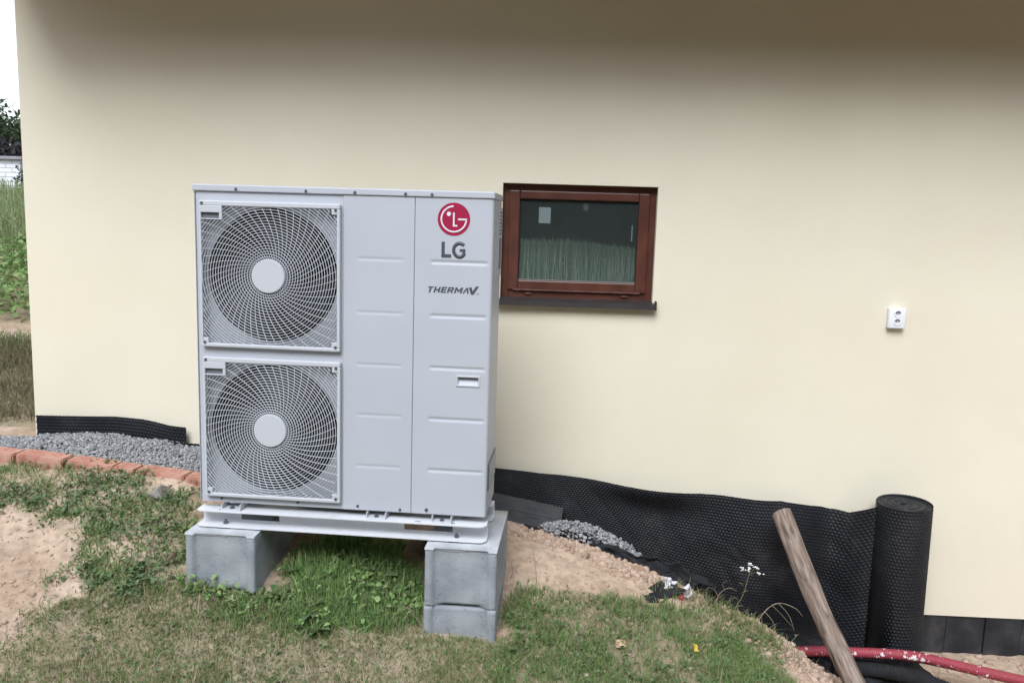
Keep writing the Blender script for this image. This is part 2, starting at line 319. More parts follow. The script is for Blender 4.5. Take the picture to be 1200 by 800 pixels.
_n=len(CP); _A=np.zeros((_n+3,_n+3)); _A[:_n,:_n]=_k(_d)-.002*np.eye(_n)
_P=np.c_[np.ones(_n),CP[:,:2]]; _A[:_n,_n:]=_P; _A[_n:,:_n]=_P.T
_w=np.linalg.solve(_A,np.r_[CP[:,2],0,0,0])
def ground(x,y):
    x=np.asarray(x,float); y=np.asarray(y,float); s=x.shape; X=x.ravel(); Y=y.ravel(); out=np.zeros(len(X))
    for i in range(0,len(X),20000):
        a=X[i:i+20000]; b=Y[i:i+20000]
        d2=(a[:,None]-CP[None,:,0])**2+(b[:,None]-CP[None,:,1])**2
        out[i:i+20000]=_k(d2)@_w[:_n]+_w[_n]+_w[_n+1]*a+_w[_n+2]*b
    far=np.where(Y>0,1.3+(Y-8)*.058,-.1)
    far=np.where(Y<-7.5,-.1+np.clip(-7.5-Y,0,22)*.42,far)  # hillside added behind the camera to cut off low sky
    far=np.where(Y>60,1.3+52*.058,far)
    r=np.hypot(X,Y+1); t=np.clip((r-5.5)/5,0,1); t=t*t*(3-2*t)
    return (out*(1-t)+far*t).reshape(s)
# turf patches on the ground (world x, y)
ZA = [(-1.147, -.783), (-.907, -.60), (-.626, -.58), (-.45, -.80), (-.447, -1.007), (-.64, -1.148), (-.805, -1.199), (-.951, -1.296), (-1.171, -1.159), (-1.524, -1.088), (-1.446, -1.013), (-1.18, -1.029)]
ZB = [(-1.785, -1.08), (-1.561, -1.006), (-1.166, -1.07), (-.774, -1.183), (-.439, -1.064), (-.36, -1.085), (-.09, -1.065), (-.065, -1.322), (.2, -1.6), (.2, -2.6), (-2.4, -2.6), (-2.1, -1.7), (-2.007, -1.481), (-1.937, -1.262)]
ZC = [(-.126, -.83), (.064, -.767), (.301, -.718), (.581, -.69), (.86, -.63), (1.05, -.66), (1.12, -.80), (1.13, -1.002), (1.15, -1.5), (1.0, -2.6), (.2, -2.6), (-.198, -1.332), (-.113, -1.049)]
ZD = [(-2.75, -.47), (-2.466, -.48), (-2.115, -.52), (-1.614, -.605), (-1.491, -.857), (-1.645, -.903), (-1.799, -.902), (-1.921, -.963), (-2.131, -.791), (-2.346, -.70), (-2.6, -.72), (-3.2, -.65), (-3.2, -.5)]
ZE = [(-1.992, -.97), (-1.813, -.949), (-1.57, -.985), (-1.717, -1.068), (-1.891, -1.089)]

def soil_detail(x, y):
    near = (np.abs(x) < 6) & (np.abs(y) < 6)
    lump = noise2(x, y, 3.0, 3, 3)*.010 + noise2(x, y, 14, 5, 3)*.008 + noise2(x, y, 48, 6, 2)*.0035
    # crumbly broken edge along the trench
    lip = lerp(x, [-.3, -.09, .32, .73, 1.11, 1.29, 1.5], [-.30, -.32, -.38, -.50, -.65, -.85, -1.2])
    k = np.exp(-((y-lip)/.13)**2)*((x > -.25) & (x < 1.6))
    lump = lump + k*noise2(x, y, 26, 9, 3)*.015
    return np.where(near, lump, noise2(x, y, .25, 11, 3)*.25*np.clip((np.hypot(x, y)-6)/20, 0, 1))
def gz(x, y): return ground(x, y) + soil_detail(np.asarray(x, float), np.asarray(y, float))
def axis(a, b, step, lo, hi):
    m = np.arange(a, b+1e-6, step); out = [m]; s = step; p = a; L_ = []
    while p > lo: s *= 1.22; p -= s; L_.append(max(p, lo))
    s = step; p = b; R_ = []
    while p < hi: s *= 1.22; p += s; R_.append(min(p, hi))
    return np.concatenate([L_[::-1], m, R_])
gx = axis(-3.3, 2.9, .0145, -300, 300); gy = axis(-2.0, .12, .0145, -120, 400)
GX, GY = np.meshgrid(gx, gy, indexing='ij')
GZ = gz(GX, GY)
me = grid_mesh('ground', np.stack([GX, GY, GZ], -1))
turf = np.zeros(GX.shape)
for z_, a_ in ((ZA, .9), (ZB, .85), (ZC, .8), (ZD, .55), (ZE, .5)):
    jx = GX+noise2(GX, GY, 7, 21, 5)*.20; jy = GY+noise2(GX, GY, 7, 22, 5)*.20
    turf = np.maximum(turf, in_poly(jx, jy, z_)*a_)
turf = np.maximum(turf, ((GY > 2.0) | (GX < -8) | (GY < -2.6))*.9)
turf = np.maximum(turf, ((GX < -2.6) & (GY > .25) & (GY < 1.2))*.95)
turf *= .75+.25*noise2(GX, GY, 9, 23)
at = me.attributes.new('turf', 'FLOAT', 'POINT'); at.data.foreach_set('value', np.clip(turf, 0, 1).ravel().astype(np.float32))
tag(link('ground', me, 'ground', smooth=True), kind='structure')

# ------------------------------------------------------------------ house
HX0, HX1, HZ0, HZ1, HY1 = -2.764, 9.0, -.376, 2.96, 8.0
WX0, WX1, WZ0, WZ1 = -.2236, .5764, 1.2707, 1.8703
house = tag(empty('house', (0, 0, 0)), 'cream plastered house wall with one small brown window', 'house')
V = [(HX0, 0, HZ0), (WX0, 0, HZ0), (WX1, 0, HZ0), (HX1, 0, HZ0), (HX0, 0, WZ0), (WX0, 0, WZ0), (WX1, 0, WZ0), (HX1, 0, WZ0),
     (HX0, 0, WZ1), (WX0, 0, WZ1), (WX1, 0, WZ1), (HX1, 0, WZ1), (HX0, 0, HZ1), (WX0, 0, HZ1), (WX1, 0, HZ1), (HX1, 0, HZ1),
     (WX0, .32, WZ0), (WX1, .32, WZ0), (WX1, .32, WZ1), (WX0, .32, WZ1),
     (HX0, HY1, HZ0), (HX1, HY1, HZ0), (HX1, HY1, HZ1), (HX0, HY1, HZ1)]
F4 = [(0, 1, 5, 4), (1, 2, 6, 5), (2, 3, 7, 6), (4, 5, 9, 8), (6, 7, 11, 10), (8, 9, 13, 12), (9, 10, 14, 13), (10, 11, 15, 14),
      (5, 6, 17, 16), (6, 10, 18, 17), (10, 9, 19, 18), (9, 5, 16, 19), (20, 0, 4, 8), (3, 21, 22, 15), (21, 20, 23, 22)]
me = bpy.data.meshes.new('wall'); F4[12] = (20, 0, 4, 8, 12, 23); F4[13] = (3, 21, 22, 15, 11, 7); me.from_pydata(V, [], F4)
wall = link('wall', me, 'plaster', house)
m = MB(); m.box(HX0+.01, HX1-.01, .02, HY1-.01, -.9, HZ0-.001); m.done('foundation', 'bitumen', house)
# plinth sheets below the plaster
x = 1.25; k = 0
while x < 5.2:
    wd = [.205, .21, .195, .202][k % 4]
    m = MB(); m.box(x, x+wd-.004, .006+.006*(k % 2), .0185, -.66-.012*(k % 3), HZ0-.006, .0025, 1); m.done('plinth_panel', 'bitumen', house)
    x += wd; k += 1
# eaves
OV = .76; SO = HZ1
m = MB(); m.box(HX0-.05, HX1+.05, -OV, .05, SO+.001, SO+.022); so_ = m.done('soffit', 'soffit', house)
m = MB(); m.box(HX0-.06, HX1+.06, -OV-.03, -OV-.001, SO-.02, SO+.20); m.done('fascia', 'paint', house)
m = MB(); m.poly([(0, 0), (.01, 0)], 0, 1) if False else None
pts = [(math.cos(a)*.07, math.sin(a)*.07) for a in np.linspace(math.pi, 2*math.pi, 13)]
P = np.zeros((2, 13, 3))
for i, xx in enumerate((HX0-.06, HX1+.06)):
    for j, (a, b) in enumerate(pts): P[i, j] = (xx, -OV-.105+a, SO+.14+b)
link('gutter', grid_mesh('gutter', P), 'paint', house, True)
me = bpy.data.meshes.new('roof'); t_ = .12; s_ = math.tan(math.radians(24)); y_r = 4.0; zr = SO+.16+s_*(y_r+OV+.1)
a0, a1 = HX0-.12, HX1+.12; y0, y1 = -OV-.12, 2*y_r+OV+.12; z0 = SO+.205
me.from_pydata([(a0, y0, z0), (a1, y0, z0), (a1, y_r, zr), (a0, y_r, zr), (a0, y1, z0), (a1, y1, z0), (a0, y0, z0-.03), (a1, y0, z0-.03), (a1, y1, z0-.03), (a0, y1, z0-.03)], [],
               [(0, 1, 2, 3), (3, 2, 5, 4), (0, 3, 4, 9, 6), (1, 7, 8, 5, 2), (6, 7, 1, 0), (4, 5, 8, 9), (7, 6, 9, 8)])
link('roof', me, 'roof', house)

# window set into the wall
FY = .045
def ringbox(x0, x1, z0, z1, wl, wr, wb, wt, ya, yb, bev=.003):
    m = MB()
    m.box(x0, x0+wl, ya, yb, z0, z1, bev); m.box(x1-wr, x1, ya, yb, z0, z1, bev)
    m.box(x0+wl, x1-wr, ya+.0005, yb, z0, z0+wb, bev); m.box(x0+wl, x1-wr, ya+.0005, yb, z1-wt, z1, bev); return m
win = ringbox(WX0+.002, WX1-.002, WZ0+.004, WZ1-.002, .040, .040, .052, .040, FY, FY+.07).done('window', 'frame', house)
tag(win, 'small brown wooden window with grey sill')
sx0, sx1, sz0, sz1 = WX0+.034, WX1-.034, WZ0+.046, WZ1-.034
sash = ringbox(sx0, sx1, sz0, sz1, .056, .056, .052, .044, FY-.012, FY+.045, .006).done('sash', 'frame', win)
gx0, gx1, gz0, gz1 = sx0+.056, sx1-.056, sz0+.052, sz1-.044
ringbox(gx0, gx1, gz0, gz1, .005, .005, .005, .005, FY+.006, FY+.018, .001).done('gasket', 'dark_frame', win)
m = MB(); m.box(gx0+.001, gx1-.001, FY-.006, FY+.006, gz0+.0005, gz0+.005, .001); m.done('glazing_bead', pm('grey_bead', (.20, .19, .185), None, rough=.6), win)
m = MB(); m.box(sx0+.03, sx1-.03, FY-.017, FY-.0125, sz0-.002, sz0+.005, .001); m.done('drip_moulding', pm('worn_frame_edge', (.17, .075, .06), (.09, .03, .024), 60, .5), win)
m = MB(); m.box(gx0+.004, gx1-.004, FY+.008, FY+.0125, gz0+.004, gz1-.004); m.done('pane', 'glass', win)
for xx in (WX0+.13, WX1-.16):
    m = MB(); m.box(xx, xx+.034, FY-.009, FY-.0005, WZ0+.022, WZ0+.031, .002); m.done('drain_cap', 'frame', win)
m = MB(); m.box(gx0+.10, gx0+.162, FY+.0138, FY+.0148, gz1-.123, gz1-.040); stk = m.done('sticker', 'paper', win); tag(stk, 'pale paper sticker on the glass')
m = MB(); m.box(gx0+.332, gx0+.358, FY+.016, FY+.03, gz1-.053, gz1-.003, .004); m.done('latch', pm('grey_latch', (.16, .18, .18), None, rough=.5), win)
m = MB(); m.box(gx1-.030, gx1-.022, FY+.03, FY+.045, gz1-.205, gz1-.12, .003); m.done('handle', pm('pale_handle', (.5, .55, .55), None, rough=.5), win)
# sheet metal sill
m = MB(); me = bpy.data.meshes.new('sill'); X0, X1 = WX0-.012, WX1+.012
prof = [(FY+.01, WZ0+.010), (-.045, WZ0-.006), (-.047, WZ0-.030), (-.042, WZ0-.030), (-.040, WZ0-.012), (FY+.01, WZ0-.002)]
Vs = [(X0, a, b) for a, b in prof]+[(X1, a, b) for a, b in prof]; n_ = 6
me.from_pydata(Vs, [], [(i, (i+1) % n_, n_+(i+1) % n_, n_+i) for i in range(n_)]+[tuple(range(n_))[::-1], tuple(range(n_, 2*n_))])
sill = link('sill', me, 'sill', win)
for xx in (X0-.006, X1-.001):
    m = MB(); m.box(xx, xx+.007, -.049, -.001, WZ0-.033, WZ0+.014, .002); m.done('sill_end_cap', 'sill', win)
# the dark room behind and the green reed fringe hung inside the pane
m = MB(); m.box(WX0-.8, WX1+.8, .33, .95, WZ0-.9, WZ1+.5)
room = m.done('room_lining', 'room', house)
bm_ = bmesh.new(); bm_.from_mesh(room.data); dele = [fc for fc in bm_.faces if fc.normal.y < -.5]
bmesh.ops.delete(bm_, geom=dele, context='FACES'); bmesh.ops.reverse_faces(bm_, faces=bm_.faces); bm_.to_mesh(room.data); bm_.free()
nS = 2800; sx = rng.uniform(gx0-.06, gx1+.06, nS); sy = rng.uniform(FY+.018, FY+.075, nS)
top = gz0+.205+rng.normal(0, .010, nS)+.03*(rng.random(nS) < .06)*rng.random(nS)-.03*np.clip((sx-.2)/.3, 0, 1); lean = rng.normal(0, .010, nS); wd = rng.uniform(.0010, .0026, nS)
zb = np.full(nS, gz0-.06)
Vv = np.zeros((nS, 8, 3)); tt = np.linspace(0, 1, 4)
for j in range(4):
    xc = sx+lean*tt[j]**1.5+.004*np.sin(sx*300+j*2.1); zz = zb+(top-zb)*tt[j]; wj = wd*(1-.85*tt[j]**3)
    Vv[:, 2*j] = np.stack([xc-wj, sy, zz], -1); Vv[:, 2*j+1] = np.stack([xc+wj, sy+.002, zz], -1)
base = (np.arange(nS)*8)[:, None]; Fv = np.concatenate([base+np.array([2*j, 2*j+1, 2*j+3, 2*j+2]) for j in range(3)])
reed = link('reed_fringe', mesh_np('reed_fringe', Vv.reshape(-1, 3), Fv), leafmat('reed_strands', [(.24, .34, .25), (.42, .54, .42), (.78, .84, .74), (.20, .29, .21), (.48, .60, .48)], .6, .08))
tag(reed, 'green upright reed strands filling the lower window pane', 'reed mat', kind='stuff')

# double power socket on the wall
sc = tag(empty('power_socket', (1.832, 0, 1.186)), 'white double power socket fixed to the cream wall', 'power socket')
m = MB(); m.box(-.043, .043, -.034, -.001, 0, .106, .006, 3); m.done('cover', 'socket', sc, True)
for zc in (.077, .036):
    bm_ = MB(); n = 24
    ring = [(math.cos(a), math.sin(a)) for a in np.linspace(0, 2*math.pi, n, endpoint=False)]
    V = [(.0195*c, -.0343, zc+.0185*s) for c, s in ring]+[(.0185*c, -.0375, zc+.0175*s) for c, s in ring]+[(.0165*c, -.0375, zc+.0155*s) for c, s in ring]+[(.0145*c, -.0352, zc+.0135*s) for c, s in ring]+[(0, -.0352, zc)]
    F_ = []
    for L_ in range(3):
        for i in range(n): F_.append((L_*n+i, L_*n+(i+1) % n, (L_+1)*n+(i+1) % n, (L_+1)*n+i))
    for i in range(n): F_.append((3*n+i, 3*n+(i+1) % n, 4*n))
    me = bpy.data.meshes.new('outlet'); me.from_pydata(V, [], F_); o_ = link('outlet', me, 'socket', sc)
    m = MB(); m.poly([(.0135*math.cos(a), zc+.0125*math.sin(a)) for a in np.linspace(.15, math.pi-.15, 14)], -.0368, -.0354); m.done('shutter', 'socket_dark', o_)
    m = MB(); m.cyl((0, -.0354, zc+.004), (0, -.0405, zc+.004), .0022, n=8); m.done('earth_pin', 'socket', o_)
    for xx in (-.0065, .0065):
        m = MB(); m.cyl((xx, -.0353, zc-.003), (xx, -.0358, zc-.003), .0024, n=8); m.done('pin_hole', 'socket_dark', o_)
# ------------------------------------------------------------------ heat pump (local: x along the front, y into the depth, z up from the casing's bottom)
UX, UY, UZ, UA = -1.4426, -.9626, .4366, -.0456
W_, D_, H_ = 1.239, .33, 1.3446
hp = tag(empty('heat_pump', (UX, UY, UZ), UA), 'white twin-fan heat pump outdoor unit on concrete blocks', 'heat pump')
HUB = [(.320, .979), (.321, .331)]
CR = .277
# casing: hollow cabinet
m = MB()
m.box(0, .012, .004, D_, .001, 1.315, .003); m.box(W_-.008, W_-.001, .012, D_, .001, 1.315, .002)
m.box(.012, W_-.008, D_-.012, D_-.002, .001, 1.314); m.box(.012, W_-.008, .02, D_-.012, .001, .012); m.box(.63, .642, .02, D_-.012, .012, 1.314)
m.done('casing', 'white', hp)
m = MB(); m.box(.014, .629, .095, D_-.014, .014, 1.312); ch = m.done('fan_chamber', 'chamber', hp)
bm_ = bmesh.new(); bm_.from_mesh(ch.data); bmesh.ops.delete(bm_, geom=[fc for fc in bm_.faces if fc.normal.y < -.5], context='FACES'); bm_.to_mesh(ch.data); bm_.free()
# top cover with a folded front lip
m = MB(); m.box(-.004, W_+.004, -.006, D_+.004, 1.317, H_, .005, 3); tc_ = m.done('top_cover', 'white', hp, False)
def screw(x, z, y, parent, r_=.0066):
    m = MB(); m.cyl((x, y, z), (x, y-.004, z), r_, r_*.8, n=12); m.box(x-r_*.7, x+r_*.7, y-.0046, y-.0041, z-.0008, z+.0008); m.done('screw', 'screw', parent)
for xs in (.182, .474, .676, .883, .99): screw(xs, 1.327, -.006, tc_)
# fan panel with two round mouths
NC = 72
def fan_panel():
    bm = bmesh.new(); zs = [(.655, 1.316), (.001, .655)]; x0, x1 = .001, .626
    cache = {}
    def v(x, y, z):
        k = (round(x, 5), round(y, 5), round(z, 5))
        if k not in cache: cache[k] = bm.verts.new((x, y, z))
        return cache[k]
    for (hx, hz), (za, zb_) in zip(HUB, zs):
        cx = [x0, hx-.285, hx+.285, x1]; cz = [za, hz-.285, hz+.285, zb_]
        for i in range(3):
            for j in range(3):
                if i == 1 and j == 1: continue
                bm.faces.new([v(cx[i], .004, cz[j]), v(cx[i+1], .004, cz[j]), v(cx[i+1], .004, cz[j+1]), v(cx[i], .004, cz[j+1])])
        circ, sq = [], []; yr = .034
        for k in range(NC):
            a = 2*math.pi*k/NC; c, s = math.cos(a), math.sin(a); q = .285/max(abs(c), abs(s)); circ.append((hx+CR*c, hz+CR*s)); sq.append((hx+q*c, hz+q*s))
        for k in range(NC):
            k2 = (k+1) % NC
            bm.faces.new([v(sq[k][0], yr, sq[k][1]), v(sq[k2][0], yr, sq[k2][1]), v(circ[k2][0], yr, circ[k2][1]), v(circ[k][0], yr, circ[k][1])])
            bm.faces.new([v(sq[k][0], .0041, sq[k][1]), v(sq[k2][0], .0041, sq[k2][1]), v(sq[k2][0], yr, sq[k2][1]), v(sq[k][0], yr, sq[k][1])])
    bmesh.ops.recalc_face_normals(bm, faces=bm.faces)
    me = bpy.data.meshes.new('fan_panel'); bm.to_mesh(me); bm.free(); return link('fan_panel', me, 'white', hp)
fp = fan_panel()
for xs in (.085, .42): screw(xs+.01, .017, .004, fp, .006)
for hx, hz in HUB:
    P = np.zeros((NC+1, 3, 3))
    for k in range(NC+1):
        a = 2*math.pi*k/NC
        for j, (rr, yy) in enumerate(((CR+.004, .0345), (CR-.006, .042), (CR-.008, .096))): P[k, j] = (hx+rr*math.cos(a), yy, hz+rr*math.sin(a))
    link('fan_shroud', grid_mesh('fan_shroud', P), 'chamber', hp, True)
# fans behind
for hx, hz in HUB:
    fan = MB(); fan.cyl((hx, .055, hz), (hx, .12, hz), .07, .075, n=28, bev=.006); fo = fan.done('fan', 'fan', hp, False)
    for b_ in range(3):
        nu, nv = 12, 10; P = np.zeros((nu, nv, 3))
        for i in range(nu):
            rr = .07+(.248-.07)*i/(nu-1)
            for j in range(nv):
                tq = j/(nv-1); sp = math.radians(82)*(.75+.25*i/(nu-1)); th = b_*2*math.pi/3+.5+tq*sp+.35*(i/(nu-1))**1.5
                P[i, j] = (hx+rr*math.cos(th), .06+.06*(1-tq)+.008*math.sin(tq*3.1), hz+rr*math.sin(th))
        bo = link('blade', grid_mesh('blade', P), 'fan', fo, True); so2 = bo.modifiers.new('s', 'SOLIDIFY'); so2.thickness = .004
# grilles
def wire_grille(hx, hz, X0, X1, Z0, Z1, handle):
    Vl, Fl = [], []; nb = 0
    def ok(x, z):
        a = (x > X0) & (x < X1) & (z > Z0) & (z < Z1)
        a &= ~((x < handle[0]) & (z > handle[1])); t = .026
        a &= ~((x > X1-t) & (z > Z1-t)); a &= ~((x > X1-t) & (z < Z0+t)); a &= ~((x < X0+t) & (z < Z0+t)); return a
    def strip(cx, cz, nx, nz, hw, y0, y1, closed):
        nonlocal nb
        k = ok(cx, cz); n = len(cx)
        if not k.any(): return
        A = np.stack([cx-nx*hw, np.full(n, y0+.0012), cz-nz*hw], -1); T = np.stack([cx, np.full(n, y0), cz], -1); B = np.stack([cx+nx*hw, np.full(n, y0+.0012), cz+nz*hw], -1)
        C = np.stack([cx-nx*hw*.8, np.full(n, y1), cz-nz*hw*.8], -1); D = np.stack([cx+nx*hw*.8, np.full(n, y1), cz+nz*hw*.8], -1)
        Vl.append(np.concatenate([A, T, B, C, D])); i = np.arange(n if closed else n-1); j = (i+1) % n; kk = k[i] & k[j]; i, j = i[kk], j[kk]
        for p, q in ((0, 1), (1, 2), (3, 0), (2, 4)): Fl.append(np.stack([p*n+i, p*n+j, q*n+j, q*n+i], 1)+nb)
        nb += 5*n
    for rr in np.arange(.079, .43, .0112):
        n = 160 if rr < .3 else 220; th = np.arange(n)/n*2*np.pi
        c, s = np.cos(th), np.sin(th); strip(hx+rr*c, hz+rr*s, c, s, .00120, -.0195, -.0135, True)
    NSP = 52
    for k in range(NSP):
        rr = np.linspace(.070, .43, 48); th0 = 2*np.pi*k/NSP; th = th0+.42*np.log(rr/.07)+.05*np.sin(k*2.1)*0
        cx, cz = hx+rr*np.cos(th), hz+rr*np.sin(th); dx, dz = np.gradient(cx), np.gradient(cz); L_ = np.hypot(dx, dz)
        strip(cx, cz, -dz/L_, dx/L_, .00105, -.0185, -.0125, False)
    return mesh_np('wires', np.concatenate(Vl), np.concatenate(Fl))
for (hx, hz), (x0, x1, z0, z1), which in zip(HUB, ((.030, .619, .678, 1.279), (.034, .621, .032, .634)), ('upper', 'lower')):
    m = MB(); b = .013
    m.box(x0, x1, -.022, .0035, z1-.021, z1, .004); m.box(x0, x1, -.022, .0035, z0, z0+.016, .004)
    m.box(x0, x0+.009, -.0215, .0035, z0+.016, z1-.021, .002); m.box(x1-b, x1, -.0215, .0035, z0+.016, z1-.021, .003)
    for tx, tz in ((x1-b-.022, z1-.021-.022), (x1-b-.022, z0+.016), (x0+.009, z0+.016)): m.box(tx, tx+.0225, -.0205, -.006, tz, tz+.0225, .002)
    g = m.done('fan_grille', 'grille', hp, False)
    wires = link('wires', wire_grille(hx, hz, x0+.007, x1-b+.002, z0+.014, z1-.019, (x0+.098, z1-.074)), 'grille', g)
    m = MB(); m.cyl((hx, -.010, hz), (hx, -.0255, hz), .0715, .069, n=48, bev=.002); m.done('hub_cap', 'grille', g, False)
    # hand grip in the upper left corner: lip above a recess
    m = MB(); m.box(x0+.007, x0+.098, -.0225, -.004, z1-.048, z1-.020, .002); m.box(x0+.086, x0+.098, -.0215, -.004, z1-.076, z1-.048, .001); m.box(x0+.007, x0+.086, -.0210, -.004, z1-.076, z1-.072, .001)
    m.done('grip', 'grille', g)
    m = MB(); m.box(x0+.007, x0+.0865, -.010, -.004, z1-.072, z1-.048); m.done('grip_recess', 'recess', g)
    for sx_, sz_ in ((x0+.014, z1-.0105), (x1-.018, z1-.024), (x1-.018, z0+.019), (x0+.016, z0+.019)): screw(sx_, sz_, -.022, g, .0062)
# sheet front panels pressed with shallow grooves
def groove_panel(name, x0, x1, z0, z1, rects, corner=0, pocket=None, step=.0042):
    xs = np.unique(np.concatenate([np.arange(x0, x1, step), [x1]])); zs = np.unique(np.concatenate([np.arange(z0, z1, step), [z1]]))
    X, Z = np.meshgrid(xs, zs, indexing='ij'); Y = np.zeros(X.shape)
    for a, b, zc, hh, dp in rects:
        ex = np.clip(np.minimum(X-a, b-X)/.012, 0, 1); dz = (Z-zc)/hh
        prof_ = np.clip((1-np.abs(dz))/.55, 0, 1)
        Y += dp*ex*prof_
    if pocket:
        a, b, c, d, dp = pocket; k = (X > a) & (X < b) & (Z > c) & (Z < d); t = (d-Z)/(d-c); Y = np.where(k, dp*(1-.75*np.clip(t, 0, 1)), Y)
    if corner:
        q = np.clip((X-(x1-corner))/corner, 0, 1); Y += corner*(1-np.sqrt(1-q*q*.999))
    Yb = np.full(X.shape, .010)
    V = np.stack([X, Y, Z], -1); me = grid_mesh(name, V); bm = bmesh.new(); bm.from_mesh(me)
    bmesh.ops.extrude_edge_only(bm, edges=[e for e in bm.edges if e.is_boundary]); bm.verts.ensure_lookup_table()
    n0 = len(V.reshape(-1, 3))
    for v in bm.verts[n0:]: v.co.y = max(v.co.y, 0)+.014 if v.co.y < .012 else v.co.y+.3
    bm.to_mesh(me); bm.free()
    for v in []: pass
    return me
rc = [(.680, .878, z, .0075, .0016) for z in (1.064, .845, .628, .415, .196)]
rs = [(.985, 1.224, z, .0085, .0032) for z in (1.060, .842, .627, .412, .193)]
p1_ = link('center_panel', groove_panel('center_panel', .6275, .9195, .001, 1.316, rc), 'white', hp, False)
p2_ = link('service_panel', groove_panel('service_panel', .9225, W_, .001, 1.316, rs, corner=.010, pocket=(1.108, 1.194, .561, .593, .022)), 'white', hp, False)
for xs, zs_ in ((.692, .019), (.874, .013)): screw(xs, zs_, 0, p1_, .0062)
screw(.987, .019, 0, p2_, .0078)
m = ringbox(1.101, 1.201, .554, .600, .007, .007, .007, .007, -.004, .0035, .0015); m.done('handle_rim', 'grille', p2_)
m = MB(); m.box(1.108, 1.194, .0185, .021, .577, .593); m.done('handle_painted_shade', 'recess', p2_)  # dark grey strip painting shade into the upper half of the pocket
# right side: service grip recess and cover strip
m = MB(); m.box(W_-.001, W_+.003, .20, .315, 1.0, 1.29, .002); sp_ = m.done('side_cover', 'white', hp)
m = MB(); m.box(W_+.003, W_+.0042, .215, .30, 1.03, 1.16, .0005); m.done('side_grip', 'recess', sp_)
for q in range(7):
    m = MB(); m.box(W_+.003, W_+.0045, .215, .305, 1.175+q*.015, 1.182+q*.015, .0005); m.done('side_louvre', 'recess', sp_)
m = MB(); m.box(W_-.001, W_+.004, .04, .31, .10, .22, .002); vp_ = m.done('valve_cover', 'recess', hp)
for q in range(6):
    m = MB(); m.box(W_+.004, W_+.0055, .06, .29, .115+q*.017, .122+q*.017, .0005); m.done('valve_slot', 'white', vp_)
# emblem: disc with the white face marks
cx, cz, R_ = 1.079, 1.233, .0655
m = MB(); m.cyl((cx, 0, cz), (cx, -.0012, cz), R_, n=64); emb = m.done('emblem', 'red', hp)
def arc_band(rm, hw, a0, a1, n=48):
    o = [(cx+(rm+hw)*math.cos(a), cz+(rm+hw)*math.sin(a)) for a in np.linspace(a0, a1, n)]; i = [(cx+(rm-hw)*math.cos(a), cz+(rm-hw)*math.sin(a)) for a in np.linspace(a1, a0, n)]; return o, i
def band_mesh(rm, hw, a0, a1, y0, y1, X=cx, Z=cz, n=48):
    P = np.zeros((n, 4, 3))
    for k, a in enumerate(np.linspace(a0, a1, n)):
        for q, (rr, yy) in enumerate(((rm-hw, y1), (rm-hw, y0), (rm+hw, y0), (rm+hw, y1))): P[k, q] = (X+rr*math.cos(a), yy, Z+rr*math.sin(a))
    return grid_mesh('arc', P)
rm, hw = .0505, .0033
link('emblem_arc', band_mesh(rm, hw, math.radians(92), math.radians(360), -.0018, -.0011), 'logo_white', emb)
m = MB(); m.box(cx+.017, cx+rm+hw, -.0018, -.0011, cz-.0033, cz+.0033); m.done('emblem_bar', 'logo_white', emb)
m = MB(); m.poly([(cx-.0035, cz+.0265), (cx+.003, cz+.0265), (cx+.003, cz-.0225), (cx+.0145, cz-.0225), (cx+.0145, cz-.029), (cx-.0035, cz-.029)], -.0018, -.0011); m.done('emblem_stem', 'logo_white', emb)
m = MB(); m.cyl((cx-.0205, -.0011, cz+.0205), (cx-.0205, -.0018, cz+.0205), .0085, n=24); m.done('emblem_dot', 'logo_white', emb)
# letters L G
lt = empty('lettering', (0, 0, 0)); lt.parent = hp
zb0, zt0 = 1.0795, 1.1425; th_ = .0135
m = MB(); m.poly([(1.031, zb0), (1.071, zb0), (1.071, zb0+th_), (1.031+th_, zb0+th_), (1.031+th_, zt0), (1.031, zt0)], -.0012, -.0001); m.done('letter_l', 'letter', lt)
gcx, gcz = 1.1045, (zb0+zt0)/2; gr = .0255
me = grid_mesh('letter_g', np.array([[(gcx+(rr*.94)*math.cos(a), yy, gcz+rr*1.06*math.sin(a)) for rr, yy in ((gr-.0068, -.0001), (gr-.0068, -.0012), (gr+.0068, -.0012), (gr+.0068, -.0001))] for a in np.linspace(math.radians(42), math.radians(330), 40)]))
lg = link('letter_g', me, 'letter', lt)
m = MB(); m.box(1.1055, 1.1285, -.0013, -.0001, gcz-.0065, gcz+.0045); m.box(1.1165, 1.1285, -.00125, -.0001, gcz-.0215, gcz-.0066); m.done('letter_bar', 'letter', lg)
def text_mesh(s, size, x, z, sx=1., shear=0, off=0, name='word'):
    cu = bpy.data.curves.new(name, 'FONT'); cu.body = s; cu.size = size; cu.shear = shear; cu.offset = off; cu.extrude = .0005; cu.resolution_u = 4
    ob = bpy.data.objects.new('tmp', cu); COL.objects.link(ob); dg = bpy.context.evaluated_depsgraph_get(); me = bpy.data.meshes.new_from_object(ob.evaluated_get(dg))
    bpy.data.objects.remove(ob); bpy.data.curves.remove(cu)
    n = len(me.vertices); co = np.zeros(n*3, np.float32); me.vertices.foreach_get('co', co); co = co.reshape(-1, 3)
    q = np.stack([x+co[:, 0]*sx, -co[:, 2]-.0007, z+co[:, 1]], -1); me.vertices.foreach_set('co', q.ravel().astype(np.float32)); me.name = name; me.update(); return me, q
